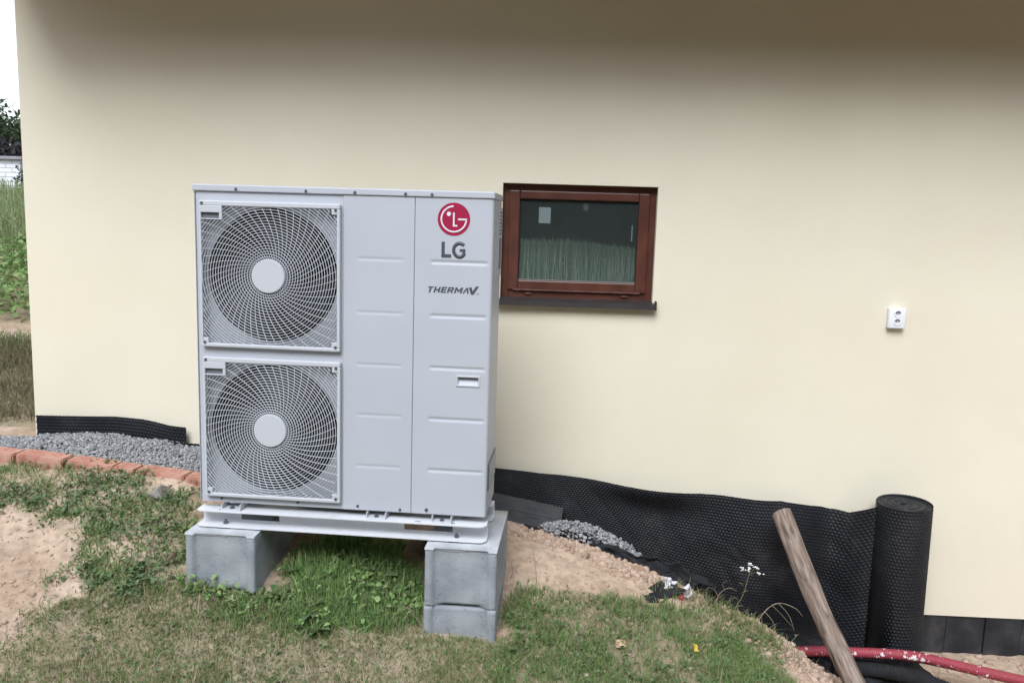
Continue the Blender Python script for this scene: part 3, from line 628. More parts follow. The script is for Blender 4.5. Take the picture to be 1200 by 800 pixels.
def word(glyphs, x, z, h, w, gap, t, shear):
    for ch in glyphs:
        ws = {'M': 1.28, 'T': .95, 'E': .9}.get(ch, 1.0)*w; m = MB(); th = t*.72
        R = lambda a, b, c, d: m.poly([(x+p+shear*q, z+q) for p, q in ((a, c), (b, c), (b, d), (a, d))], -.0012, -.0001)
        G = lambda pts: m.poly([(x+p*ws+shear*q*h, z+q*h) for p, q in pts], -.0012, -.0001)
        if ch == 'T': R(0, ws, h-th, h); R(ws/2-t/2, ws/2+t/2, 0, h-th)
        elif ch == 'H': R(0, t, 0, h); R(ws-t, ws, 0, h); R(t, ws-t, h/2-th/2, h/2+th/2)
        elif ch == 'E': R(0, t, 0, h); R(t, ws, 0, th); R(t, ws*.93, h/2-th/2, h/2+th/2); R(t, ws, h-th, h)
        elif ch == 'R': R(0, t, 0, h); R(t, ws*.92, h-th, h); R(ws-t, ws, h*.5, h-th*.8); R(t, ws*.92, h*.36, h*.36+th); G([(.42, .37), (.68, .37), (1.02, 0), (.74, 0)])
        elif ch == 'M': R(0, t, 0, h); R(ws-t, ws, 0, h); k = t/ws; G([(k, 1), (k, .62), (.5, .12), (1-k, .62), (1-k, 1), (.5, .50)])
        elif ch == 'A': G([(-.04, 0), (.36, 1), (.64, 1), (1.04, 0), (.76, 0), (.5, .68), (.24, 0)])
        m.done('letter_'+ch.lower(), 'letter', lt); x += ws+gap
    return x
xe = word('THERMA', .9735, .9375, .0235, .0238, .0050, .0066, .30)
m = MB(); zb1, zt1 = .9335, .9655; xv = 1.146
m.poly([(xv, zt1-.004), (xv+.011, zt1-.002), (xv+.0155, zb1+.013), (xv+.029, zt1+.002), (xv+.041, zt1+.002), (xv+.019, zb1), (xv+.009, zb1)], -.0012, -.0001); m.done('letter_v', 'letter', lt)
me, q = text_mesh('TM', .006, 1.178, .935, 1., 0, .0001, 'trade_mark'); link('trade_mark', me, 'letter', lt)
# feet of the casing
for fx in (.145, .775, 1.055):
    m = MB(); m.box(fx-.042, fx+.042, -.024, .06, -.0275, -.0225, .001); m.box(fx-.042, fx-.038, -.02, .06, -.0226, -.001, .001); m.box(fx+.038, fx+.042, -.02, .06, -.0226, -.001, .001); ft = m.done('foot_bracket', 'grille', hp)
    m = MB(); m.cyl((fx, -.005, -.0225), (fx, -.005, -.0165), .010, n=6); m.cyl((fx, -.005, -.0165), (fx, -.005, -.010), .005, n=10); m.done('bolt', 'screw', ft)
for fx in (.145, .775, 1.055):
    m = MB(); m.box(fx-.042, fx+.042, .26, .33, -.0275, -.0225, .001); m.box(fx-.042, fx-.038, .26, .33, -.0226, -.001, .001); m.box(fx+.038, fx+.042, .26, .33, -.0226, -.001, .001); m.done('foot_bracket', 'grille', hp)
# ------------------------------------------------------------------ rails on the blocks
def UL(x, y, z):
    c, s = math.cos(UA), math.sin(UA); return (UX+x*c-y*s, UY+x*s+y*c, UZ+z)
def rail(y0, y1, label):
    t = tag(empty('mounting_rail', UL(0, 0, -.0995), UA), label, 'mounting rail')
    m = MB(); zt, zb = .0715, 0; x0, x1 = -.004, 1.246; yw = y1-.005
    def plate(z): m.poly([(0, 0)]*0, 0, 0)
    bm = m.bm
    def flange(z, th):
        pts = [(x0+.014, y0), (x1-.03, y0), (x1-.012, y0+.006), (x1, y0+.024), (x1, y1), (x0, y1), (x0, y0+.014)]
        a = [bm.verts.new((px, py, z)) for px, py in pts]; b = [bm.verts.new((px, py, z+th)) for px, py in pts]; n = len(pts)
        bm.faces.new(a[::-1]); bm.faces.new(b)
        for i in range(n): bm.faces.new((a[i], a[(i+1) % n], b[(i+1) % n], b[i]))
    flange(zb, .005); flange(zt-.005, .005)
    holes = [(.165, .335), (.885, 1.095)]; xs = [x0]+[q for h in holes for q in h]+[x1]
    za, zc_ = .012, .044
    for i in range(len(xs)-1):
        if i % 2 == 0: m.box(xs[i], xs[i+1], yw, y1-.0005, .005, zt-.005)
        else: m.box(xs[i], xs[i+1], yw, y1-.0005, .005, za); m.box(xs[i], xs[i+1], yw, y1-.0005, zc_, zt-.005)
    m.done('channel', 'rail', t)
    for bx in (.112, 1.118):
        m = MB(); m.cyl((bx, (y0+yw)/2, .005), (bx, (y0+yw)/2, .013), .011, n=6); m.cyl((bx, (y0+yw)/2, .013), (bx, (y0+yw)/2, .024), .0055, n=10); m.done('bolt', 'screw', t)
        m = MB(); m.box(bx-.032, bx+.032, y0+.004, y0+.05, -.0065, -.0005, .002); m.done('rubber_pad', 'pipe_rubber', t)
    for ox in (.10, .80, 1.10, .955):
        m = MB(); m.box(ox-.012, ox+.012, y0+.016, y0+.024, zt, zt+.0006); m.done('slot', 'recess', t)
    return t
rail(-.035, .045, 'white steel channel rail across the front under the heat pump')
rail(.225, .305, 'white steel channel rail at the back under the heat pump')
# ------------------------------------------------------------------ hollow formwork blocks
def block(x0, x1, y0, y1, ztop, h, label, seed, cap=False, group=None):
    o = tag(empty('concrete_block', UL((x0+x1)/2, (y0+y1)/2, ztop-h), UA), label, 'concrete block', group)
    w2, d2 = (x1-x0)/2, (y1-y0)/2; e = .034; g = .013
    prof = []
    def edge(ax, ay, bx, by, n):
        for k in range(n): prof.append((ax+(bx-ax)*k/n, ay+(by-ay)*k/n))
    L_ = [(-w2+.006, -d2), (-w2+e, -d2), (-w2+e+.004, -d2+g), (w2-e-.004, -d2+g), (w2-e, -d2), (w2-.006, -d2), (w2, -d2+.006), (w2, d2-.006), (w2-.006, d2), (w2-e, d2), (w2-e-.006, d2-g), (-w2+e+.006, d2-g), (-w2+e, d2), (-w2+.006, d2), (-w2, d2-.006), (-w2, -d2+.006)]
    for i in range(len(L_)):
        a, b = L_[i], L_[(i+1) % len(L_)]; edge(*a, *b, max(1, int(math.hypot(b[0]-a[0], b[1]-a[1])/.02)))
    n = len(prof); nz_ = 18; P = np.zeros((nz_, n, 3))
    zz = np.concatenate([[0, .004, .0105, .0125], np.linspace(.022, h-.016, nz_-6), [h-.005, h]])
    for i, z in enumerate(zz):
        inset = .005 if i in (0, nz_-1) else 0
        for j, (a, b) in enumerate(prof): P[i, j] = (a*(1-inset/w2), b*(1-inset/d2), z)
    # notch in the middle of the lower edge of the end face
    fr = (np.abs(P[..., 0]) < w2*.55) & (P[..., 1] < -d2+.02) & (P[..., 2] < .012); P[..., 1][fr] += .018
    Vv = P.reshape(-1, 3); nn = vnoise(Vv, 28, seed)*.0010+vnoise(Vv, 90, seed+1)*.0010
    rad = Vv.copy(); rad[:, 2] = 0; L2 = np.linalg.norm(rad, axis=1)[:, None]+1e-6; Vv = Vv+rad/L2*nn[:, None]
    Vv[:, 2] += vnoise(Vv, 20, seed+2)*.0007*(Vv[:, 2] > .01)
    F_ = []
    for i in range(nz_-1):
        j = np.arange(n); F_.append(np.stack([i*n+j, i*n+(j+1) % n, (i+1)*n+(j+1) % n, (i+1)*n+j], 1))
    c = len(Vv); Vv = np.concatenate([Vv, [(0, 0, 0), (0, 0, h)]]); j = np.arange(n)
    T = np.concatenate([np.stack([np.full(n, c), (j+1) % n, j], 1), np.stack([np.full(n, c+1), (nz_-1)*n+j, (nz_-1)*n+(j+1) % n], 1)])
    link('shell', mesh_np('shell', Vv, [np.concatenate(F_), T]), 'concrete', o)
    if cap:   # cement smoothed over the top, with a ragged run over the front edge
        xs = np.linspace(-w2-.001, w2+.001, 60); rows = []
        drop = -.003-.010*np.clip(noise2(xs, xs*0, 9, seed, 2)+.25, 0, 1)*np.clip((w2-np.abs(xs))/.03, 0, 1)
        for k, (yy, zf) in enumerate(((d2+.001, -.012), (d2+.001, .0035), (d2-.12, .004), (0, .0045), (-d2+.12, .004), (-d2+.004, .003), (-d2-.0035, -.001), (-d2-.0035, None))):
            rec = np.interp(np.abs(xs), [0, w2-e-.006, w2-e, w2], [g, g, 0, 0]) if k >= 6 else 0
            rows.append(np.stack([xs, np.full(60, yy)+rec, h+(drop if zf is None else zf+noise2(xs, xs*0+k, 12, seed+k, 2)*.0012)], -1))
        link('cement_cap', grid_mesh('cement_cap', np.array(rows)), 'cement', o, True)
    return o
ZT = -.110
block(-.022, .278, -.10, .40, ZT, .25, 'single grey concrete block under the left end of the heat pump', 3, True)
block(1.002, 1.300, -.10, .40, ZT, .25, 'upper grey concrete block under the right end of the heat pump', 5, True)
block(1.000, 1.302, -.103, .397, ZT-.2515, .25, 'lower half-buried concrete block at the bottom of the right stack', 8)
# ------------------------------------------------------------------ dimpled membranes
PITCH_D = .0178
def dimple(s, t):
    """0..1 height of the studs on a staggered grid"""
    row = np.round(t/PITCH_D*1.0); off = (row % 2)*.5
    ds = (s/PITCH_D-off) - np.round(s/PITCH_D-off); dt = t/PITCH_D-row
    rr = np.hypot(ds, dt); return np.clip((.33-rr)/.16, 0, 1)
def sheet(name, s, t, fn, mat, parent=None, dh=.0055, seed=0):
    S, T = np.meshgrid(s, t, indexing='ij'); P = fn(S, T)
    du = np.gradient(P, axis=0); dv = np.gradient(P, axis=1); N = np.cross(du, dv); N /= np.linalg.norm(N, axis=-1)[..., None]+1e-9
    if N[..., 1].mean() > 0: N = -N
    P = P+N*(dimple(S, T)*dh)[..., None]
    return link(name, grid_mesh(name, P), mat, parent, True)
mem = tag(empty('dimpled_membrane', (1.9, -.16, -.53)), 'black dimpled membrane along the wall ending in an upright roll', 'membrane')
RCX, RCY, RR = 1.902, -.165, .134
def topz(x): return lerp(x, [-.7, -.25, .1, .45, .785, .95, 1.15, 1.3, 1.45, 1.58, 1.66, 1.74, 1.80], [.375, .366, .338, .300, .272, .268, .258, .256, .228, .205, .210, .262, .292])
def main_fn(S, T):
    x = S-.7; zt = topz(x)+.004*noise2(x, x*0, 7, 2); zb_ = lerp(x, [-.7, .1, .6, 1.0, 1.3, 1.8], [-.05, -.12, -.32, -.50, -.58, -.60])
    f_ = T/.88; z = zt-T*lerp(x, [-.7, .3, 1.0, 1.8], [.55, .62, .92, 1.0])
    y = -.026-.034*np.sin(np.clip(f_, 0, 1)*np.pi)-.028*noise2(x, z, 2.2, 4, 2)-.016*np.abs(noise2(x*1.0+z*.9, z*.35-x*.2, 5.5, 12, 2))*np.clip(f_*3, .3, 1)
    y -= .055*np.exp(-((x-1.22)/.22)**2)*(1-.5*f_)                  # pushed out where the stake leans
    y -= .075*np.exp(-((x-.62)/.28)**2)*np.exp(-(f_/.13)**2)         # upper edge flares away from the wall
    y += .030*np.exp(-((x-1.56)/.09)**2)
    k = np.clip((x-1.58)/.2, 0, 1); k = k*k*(3-2*k); y = y*(1-k)+RCY*k+.0*T
    y = np.minimum(y, -.012)
    return np.stack([x+.012*noise2(x, z, 3, 6, 2), y, z], -1)
sheet('sheet', np.arange(0, 2.477, .0035), np.arange(0, .88, .0035), main_fn, 'membrane', mem)
def roll_fn(S, T):
    a = math.pi+S/RR; rr = RR-.0012*S/RR
    return np.stack([RCX+rr*np.cos(a)+.010*(T/.85-.3), RCY+rr*np.sin(a), .303-T+.006*np.sin(a+1)], -1)
def sheet_roll():
    s = np.arange(0, RR*2*math.pi*1.03, .0035); t = np.arange(0, .935, .0035); S, T = np.meshgrid(s, t, indexing='ij'); P = roll_fn(S, T)
    a = math.pi+S/RR; N = np.stack([np.cos(a), np.sin(a), a*0], -1); P = P+N*(dimple(S, T)*.0055)[..., None]
    return link('roll', grid_mesh('roll', P), 'membrane', mem, True)
rl = sheet_roll()
a = np.linspace(0, 2*np.pi*10.5, 400); rr = np.interp(a, [0, a[-1]], [RR-.008, .012]); rr = rr+.0025*np.sin(a*2.3)
zz = np.array([0, .003, .05, .2, .92]); P = np.zeros((400, 5, 3)); P[..., 0] = (RCX-.003+rr*np.cos(a)*1.0)[:, None]; P[..., 1] = (RCY+rr*np.sin(a))[:, None]; P[..., 2] = (.296-.002*np.sin(a*1.7))[:, None]-zz
io = link('inner_turns', grid_mesh('inner_turns', P), 'membrane', rl, True); q = io.modifiers.new('s', 'SOLIDIFY'); q.thickness = .0125
settle(mem)
# left piece behind the gravel
mem2 = tag(empty('dimpled_membrane', (-2.3, -.03, .36)), 'black dimpled membrane strip behind the gravel at the wall corner', 'membrane')
def left_fn(S, T):
    x = -2.742+S; zt = lerp(x, [-2.742, -2.30, -2.15, -2.0, -1.905], [.548, .556, .548, .522, .516]); z = zt-T
    y = -.026-.014*noise2(x, z, 4, 8, 2)-.01*np.exp(-((x+1.95)/.1)**2); return np.stack([x, y, z], -1)
sheet('sheet', np.arange(0, .838, .0044), np.arange(0, .20, .0044), left_fn, 'membrane', mem2)
def left2_fn(S, T):
    x = -2.25+S; z = lerp(x, [-2.25, -1.9, -1.4], [.455, .436, .41])-T; return np.stack([x, -.052-.02*noise2(x, z, 4, 9, 2), z], -1)
sheet('lower_strip', np.arange(0, .80, .0044), np.arange(0, .14, .0044), left2_fn, 'membrane', mem2)
settle(mem2)
# dusty offcut against the main sheet
mem3 = tag(empty('membrane_offcut', (-.05, -.25, .1)), 'dusty grey dimpled offcut against the black membrane beside the blocks', 'membrane')
def off_fn(S, T):
    x = -.46+S; zt = lerp(x, [-.46, -.2, .16], [.31, .250, .178]); k = T/.20; lo = lerp(x, [-.46, -.18, .12], [.10, .085, .050]); z = zt+(lo-zt)*k
    y = -.120-.14*k-.012*noise2(x, k, 5, 3, 2); return np.stack([x+.03*k*np.clip((x+.1)*-4, -1, 0), y, z], -1)
sheet('sheet', np.arange(0, .612, .0044), np.arange(0, .20, .0044), off_fn, 'membrane_grey', mem3, .005)
settle(mem3)
def cloth(name, path, width, label, seed, mat='geotextile', amp=.02, nseg=90, nw=26, tilt=(0, -.35, -1)):
    Pc = spline(path, nseg); tv = np.array(tilt, float); tv /= np.linalg.norm(tv)
    S, T = np.meshgrid(np.linspace(0, 1, nseg), np.linspace(-.5, .5, nw), indexing='ij'); wd = width*(1+.3*noise2(S*6, S*0, 1, seed))
    P = Pc[:, None, :]+tv*(T*wd)[..., None]; n_ = noise2(S*nseg/9, T*3.2+S*4, 1, seed, 3)
    P[..., 1] -= n_*amp*1.2; P[..., 2] += noise2(S*nseg/7, T*2.5, 1, seed+3, 3)*amp
    P[..., 2] += .25*amp*np.abs(noise2(S*nseg/3, T*6, 1, seed+5, 2))
    o = link(name, grid_mesh(name, P), mat, None, True); q = o.modifiers.new('s', 'SOLIDIFY'); q.thickness = .003
    return tag(o, label, 'geotextile')
cloth('geotextile', [(-.05, -.275, .075), (.12, -.285, .062), (.28, -.295, .032), (.42, -.315, .005), (.55, -.35, -.03), (.66, -.39, -.03), (.78, -.40, -.09), (.90, -.38, -.17), (.98, -.36, -.25)], .12, 'crumpled black geotextile along the soil edge below the gravel', 4, amp=.030)
cloth('geotextile', [(1.20, -.46, -.455), (1.38, -.44, -.475), (1.55, -.42, -.49), (1.72, -.41, -.495), (1.90, -.42, -.50), (2.04, -.46, -.53)], .30, 'crumpled black geotextile under the red hose', 9, amp=.034, tilt=(.15, -1, -.12))
cloth('geotextile', [(1.1, -.30, -.42), (1.3, -.26, -.46), (1.5, -.27, -.48), (1.7, -.30, -.50)], .22, 'black geotextile lying in the trench beside the membrane roll', 14, amp=.03, tilt=(0, -1, -.1))

# ------------------------------------------------------------------ stones, gravel, soil
def ico(sub):
    b = bmesh.new(); bmesh.ops.create_icosphere(b, subdivisions=sub, radius=1); V = np.array([v.co[:] for v in b.verts]); F_ = np.array([[v.index for v in fc.verts] for fc in b.faces]); b.free(); return V, F_
IC1, IF1 = ico(1); IC2, IF2 = ico(2); IC3, IF3 = ico(3)
def scatter_stones(name, P, size, mat, label, cat, parent=None, hi=False, flat=.75):
    n = len(P); base, faces = (IC2, IF2) if hi else (IC1, IF1); k = len(base)
    sc_ = size[:, None]*np.stack([rng.uniform(.75, 1.25, n), rng.uniform(.75, 1.25, n), rng.uniform(.55, .95, n)*flat/.75], -1)
    jit = 1+rng.normal(0, .17, (n, k)); V = base[None]*jit[..., None]*sc_[:, None]
    a = rng.uniform(0, 2*np.pi, n); b = rng.normal(0, .5, n); ca, sa, cb, sb = np.cos(a), np.sin(a), np.cos(b), np.sin(b)
    x = V[..., 0]*cb[:, None]+V[..., 2]*sb[:, None]; z = -V[..., 0]*sb[:, None]+V[..., 2]*cb[:, None]
    V = np.stack([x*ca[:, None]-V[..., 1]*sa[:, None], x*sa[:, None]+V[..., 1]*ca[:, None], z], -1)+P[:, None]
    o = link(name, mesh_np(name, V.reshape(-1, 3), (faces[None]+(np.arange(n)*k)[:, None, None]).reshape(-1, 3)), mat, parent)
    return tag(o, label, cat, kind='stuff')
def brick_y(x): return lerp(x, [-3.4, -2.72, -1.65, -1.0], [-.33, -.40, -.475, -.51])
def brick_z(x): return lerp(x, [-3.4, -2.72, -2.2, -1.65, -1.0], [.483, .468, .436, .394, .348])
n = 14000; x = rng.uniform(-2.95, -1.1, n); v = rng.random(n); yb = brick_y(x)+.05; y = -.03+(yb+.03)*v
hump = .438+.030*np.exp(-((x+2.38)/.25)**2)-.06*np.clip((x+2.1)/.9, 0, 1); zg = hump*(1-v)+(brick_z(x)-.012)*v+.012*np.sin(v*3.1)
zg = np.where(x < -2.72, np.minimum(zg, .425+.03*v), zg)
zg = zg+noise2(x, y, 9, 31)*.010-rng.random(n)*.012
s_ = np.clip(np.exp(rng.normal(math.log(.0056), .33, n)), .0035, .013)
scatter_stones('gravel', np.stack([x, y, zg], -1), s_, 'gravel', 'grey crushed gravel between the brick edging and the wall', 'gravel')
# solid bed just under the top stones
P = np.zeros((40, 8, 3))
for i, xx in enumerate(np.linspace(-2.95, -1.1, 40)):
    for j, vv in enumerate(np.linspace(0, 1, 8)):
        hu = .438+.030*math.exp(-((xx+2.38)/.25)**2)-.06*min(max((xx+2.1)/.9, 0), 1); yy = -.03+(brick_y(xx)+.08)*vv; P[i, j] = (xx, yy, min(hu, .45 if xx > -2.72 else .415)*(1-vv)+(brick_z(xx)-.012)*vv-.014)
tag(link('gravel_bed', grid_mesh('gravel_bed', P), pm('gravel_fines', (.10, .10, .11), (.2, .2, .215), 90, .95)), kind='structure')
path = spline([(.05, -.245, .138), (.16, -.225, .150), (.28, -.205, .128), (.40, -.20, .080), (.50, -.22, .022), (.57, -.25, -.03)], 200)
n = 1500; k = rng.integers(0, 200, n); t = rng.normal(0, 1, n); wd = np.interp(k, [0, 60, 140, 199], [.035, .062, .052, .022])
P = path[k]+np.stack([rng.normal(0, .01, n), t*wd*.75, -np.abs(t)*wd*.35-rng.random(n)*.03], -1)
scatter_stones('gravel', P, rng.uniform(.006, .0125, n), 'gravel', 'small heap of grey gravel on the black membrane right of the blocks', 'gravel')
# clods of soil along the trench edge and crumbs on the bare ground
n = 7000; u_ = rng.random(n); lx = lerp(u_, [0, .3, .6, .85, 1], [-.12, .32, .80, 1.20, 1.55]); ly = lerp(lx, [-.3, -.09, .32, .73, 1.11, 1.29, 1.55], [-.30, -.32, -.38, -.50, -.65, -.85, -1.05])
w_ = .035+.12*u_**1.5; cx_ = lx+rng.normal(0, .03, n)+rng.normal(0, 1, n)*w_*.45; cy_ = ly+rng.normal(-.05, 1, n)*w_*.75
keep = cy_ < -.2; cx_, cy_ = cx_[keep], cy_[keep]; n = len(cx_)
sz = np.exp(rng.normal(math.log(.006), .52, n)); sz = np.clip(sz, .003, .022)
scatter_stones('soil_clods', np.stack([cx_, cy_, gz(cx_, cy_)+sz*.25], -1), sz, 'clod', 'crumbled brown soil clods along the trench edge', 'soil', flat=.9)
n = 5200; cx_ = rng.uniform(-2.9, 1.2, n); cy_ = rng.uniform(-1.7, -.5, n); sz = np.clip(np.exp(rng.normal(math.log(.004), .5, n)), .002, .014)
bare = ~(in_poly(cx_, cy_, ZA) | in_poly(cx_, cy_, ZB)); cx_, cy_, sz = cx_[bare], cy_[bare], sz[bare]
scatter_stones('soil_crumbs', np.stack([cx_, cy_, gz(cx_, cy_)+sz*.2], -1), sz, 'clod', 'small crumbs and pebbles strewn on the bare soil', 'soil')
n = 900; cx_ = rng.uniform(1.35, 3.2, n); cy_ = rng.uniform(-.75, -.02, n); sz = np.clip(np.exp(rng.normal(math.log(.006), .6, n)), .003, .03)
scatter_stones('trench_crumbs', np.stack([cx_, cy_, gz(cx_, cy_)+sz*.2], -1), sz, 'clod', 'sandy crumbs on the trench floor by the dark plinth', 'soil')
def rock(name, loc, size, mat, label, seed, cat='rock', rz=0):
    r_ = np.random.default_rng(seed); pts = r_.normal(0, 1, (17, 3)); pts /= np.linalg.norm(pts, axis=1)[:, None]; pts *= r_.uniform(.8, 1.08, 17)[:, None]
    b = bmesh.new(); vs_ = [b.verts.new(p) for p in pts]; bmesh.ops.convex_hull(b, input=vs_); bmesh.ops.delete(b, geom=[v for v in b.verts if not v.link_faces], context='VERTS')
    bmesh.ops.bevel(b, geom=b.edges[:], offset=.035, segments=1, affect='EDGES')
    z0_ = min(v.co.z for v in b.verts)
    for v in b.verts: v.co = (v.co.x*size[0], v.co.y*size[1], (v.co.z-z0_)*size[2])
    me = bpy.data.meshes.new(name); b.to_mesh(me); b.free()
    o = link(name, me, mat); o.location = loc; o.rotation_euler = (0, 0, rz); return tag(o, label, cat)
rock('stone', (-1.752, -.625, .305), (.085, .065, .050), 'rock', 'angular grey stone lying in front of the brick edging', 5, rz=.5)
rock('stone', (-1.565, -.955, .115), (.05, .05, .05), 'rock_brown', 'brown stone touching the side of the single concrete block', 9)
rock('stone', (-.545, -.735, .075), (.062, .06, .11), 'rock_brown', 'dark brown stone in the grass beneath the heat pump', 12)
rock('stone', (-.60, -.42, .185), (.06, .05, .035), 'rock', 'pale stone on the soil behind the heat pump rails', 15)
c_ = [(.52, -.44, -.02), (.245, -.375, .04)]
rock('soil_lump', (c_[0][0], c_[0][1], -.035), (.036, .034, .034), 'rock_brown', 'largest lump of brown soil on the crumbled edge', 21, 'soil lump').data.materials[0] = pm('soil_lump', (.30, .195, .13), (.40, .275, .195), 25, .95, .5, 80)
# brick edging
ed = tag(empty('brick_edging', (-2.2, -.44, .36)), 'row of pink clay bricks edging the gravel strip', 'brick edging')
bl, bh, bd = .252, .070, .10
b_ = bmesh.new(); bmesh.ops.create_cube(b_, size=1)
for v_ in b_.verts: v_.co = (v_.co.x*bl, v_.co.y*bd, v_.co.z*bh)
bmesh.ops.bevel(b_, geom=b_.edges[:], offset=.006, segments=2, affect='EDGES'); bmesh.ops.subdivide_edges(b_, edges=[e for e in b_.edges if e.calc_length() > .04], cuts=5, use_grid_fill=True)
for v_ in b_.verts: v_.co *= 1+mnoise.noise(v_.co*18)*.018+mnoise.noise(v_.co*60)*.006
bme = bpy.data.meshes.new('brick'); b_.to_mesh(bme); b_.free(); bme.materials.append(M['brick'])
x = -3.35; k = 0
while x < -1.1:
    L_ = bl*(1. if k not in (5, ) else .42); xc = x+L_/2
    o = bpy.data.objects.new('brick', bme); COL.objects.link(o); o.parent = ed
    o.location = (xc+2.2, brick_y(xc)+.44+random.uniform(-.007, .007), brick_z(xc)-bh/2-.36+random.uniform(-.005, .004)); o.scale = (L_/bl*.985, 1, 1)
    o.rotation_euler = (random.uniform(-.03, .03), math.atan2(brick_z(x)-brick_z(x+L_), L_)+random.uniform(-.015, .015), math.atan2(brick_y(x+L_)-brick_y(x), L_)+random.uniform(-.03, .03))
    x += L_+.004; k += 1

# ------------------------------------------------------------------ stake, hose, litter
pa, pb = np.array([1.262, -.205, .235]), np.array([1.49, -1.06, -.47]); Lp = np.linalg.norm(pb-pa)
nz_, n = 60, 26; P = np.zeros((nz_, n, 3)); th = np.arange(n)/n*2*np.pi
for i in range(nz_):
    t = i/(nz_-1); rr = .0465-.002*t
    rr = rr*(1+.03*math.sin(t*9)+.02*math.sin(t*23))
    R1 = rr*(1+.05*np.cos(th*2+1.2+t)+.025*np.cos(th*5+t*6)+.012*np.sin(th*9+t*15)); P[i, :, 0] = R1*np.cos(th)+.008*math.sin(t*5); P[i, :, 1] = R1*np.sin(th)+.006*math.cos(t*6); P[i, :, 2] = -t*Lp
P[0, :, :2] *= .9; P[0, :, 2] -= .004; P[1, :, 2] = -.006-.004*np.cos(th)
Vv = P.reshape(-1, 3); F_ = np.concatenate([np.stack([i*n+np.arange(n), i*n+(np.arange(n)+1) % n, (i+1)*n+(np.arange(n)+1) % n, (i+1)*n+np.arange(n)], 1) for i in range(nz_-1)])
c = len(Vv); Vv = np.concatenate([Vv, [(0, 0, .002)]]); T = np.stack([np.full(n, c), (np.arange(n)+1) % n, np.arange(n)], 1)
st = link('wooden_stake', mesh_np('wooden_stake', Vv, [F_, T]), 'wood', None, True); st.location = pa; st.rotation_euler = Vector(pa-pb).to_track_quat('Z', 'Y').to_euler()
tag(st, 'weathered round wooden stake leaning across the black membrane', 'stake')
hp_ = spline([(1.20, -.41, -.46), (1.363, -.40, -.414), (1.615, -.40, -.406), (1.868, -.40, -.408), (2.027, -.42, -.421), (2.217, -.46, -.442), (2.401, -.50, -.459), (2.55, -.53, -.475), (3.0, -.60, -.50)], 720)
ph = np.arange(720)*2*np.pi/4.4
tag(tube('corrugated_hose', hp_, .0245+.0030*np.sin(ph), 'hose', None, 14), 'red corrugated hose spattered with white paint', 'hose')
tube_p = spline([(1.50, -.46, -.47), (1.62, -.47, -.455), (1.75, -.49, -.452), (1.90, -.53, -.462), (2.04, -.60, -.485), (2.15, -.70, -.52)], 260)
tag(tube('black_hose', tube_p, .034+.0025*np.sin(np.arange(260)*2*np.pi/4.2), 'geotextile', None, 14), 'black ribbed hose lying below the red hose', 'hose')
def scrap(name, loc, size, mat, label, cat, seed, amp=.3, rot=(0, 0, 0), n=12):
    S, T = np.meshgrid(np.linspace(-.5, .5, n), np.linspace(-.5, .5, n), indexing='ij')
    edge = 1+.25*noise2(S*2, T*2, 1.5, seed); P = np.stack([S*size[0]*edge, T*size[1]*edge, noise2(S*3, T*3, 1, seed+1, 3)*amp*min(size)], -1)
    o = link(name, grid_mesh(name, P), mat); o.location = loc; o.rotation_euler = rot; q = o.modifiers.new('s', 'SOLIDIFY'); q.thickness = .0012; return tag(o, label, cat)
M['litter'] = pm('white_litter', (.76, .75, .80), (.70, .66, .70), 30, .6); M['litter_red'] = pm('red_litter', (.42, .04, .05), None, rough=.6)
def gp(x, y, dz=0): return (x, y, float(gz(np.array([x]), np.array([y]))[0])+dz)
scrap('plastic_scrap', gp(.655, -.575, .035), (.075, .05), 'litter', 'white plastic scrap on the grass edge beside the trench', 'litter', 3, .8, (.9, .2, .1))
scrap('plastic_scrap', gp(.735, -.60, .030), (.055, .05), 'litter', 'crumpled white scrap right of the larger plastic scrap', 'litter', 7, 1.0, (.7, -.3, .6))
scrap('plastic_scrap', gp(.700, -.62, .022), (.02, .05), 'litter_red', 'thin red scrap between the two white scraps', 'litter', 11, .9, (1.1, .1, .2))
scrap('foil_scrap', gp(.60, -.63, .012), (.20, .10), 'geotextile', 'black foil scrap half buried beside the white litter', 'litter', 15, .35, (.28, -.12, .5))
scrap('foil_scrap', gp(.83, -.56, .03), (.10, .09), 'geotextile', 'curled black foil scrap standing behind the white litter', 'litter', 18, .7, (1.2, 0, -.2))
scrap('dry_leaf', gp(.381, -1.058, .03), (.055, .036), 'tan_leaf', 'tan dry leaf lying in the grass right of the blocks', 'leaf', 21, .5, (.5, .2, .4))
scrap('yellow_leaf', gp(.705, -1.018, .045), (.022, .03), 'yellow', 'orange yellow leaf in the grass near the litter', 'leaf', 25, .5, (.9, .2, .4))
scrap('rust_chip', gp(-.205, -1.085, .012), (.035, .02), 'rust', 'rust red chip at the foot of the right block stack', 'chip', 29, .4, (.4, .1, .2))
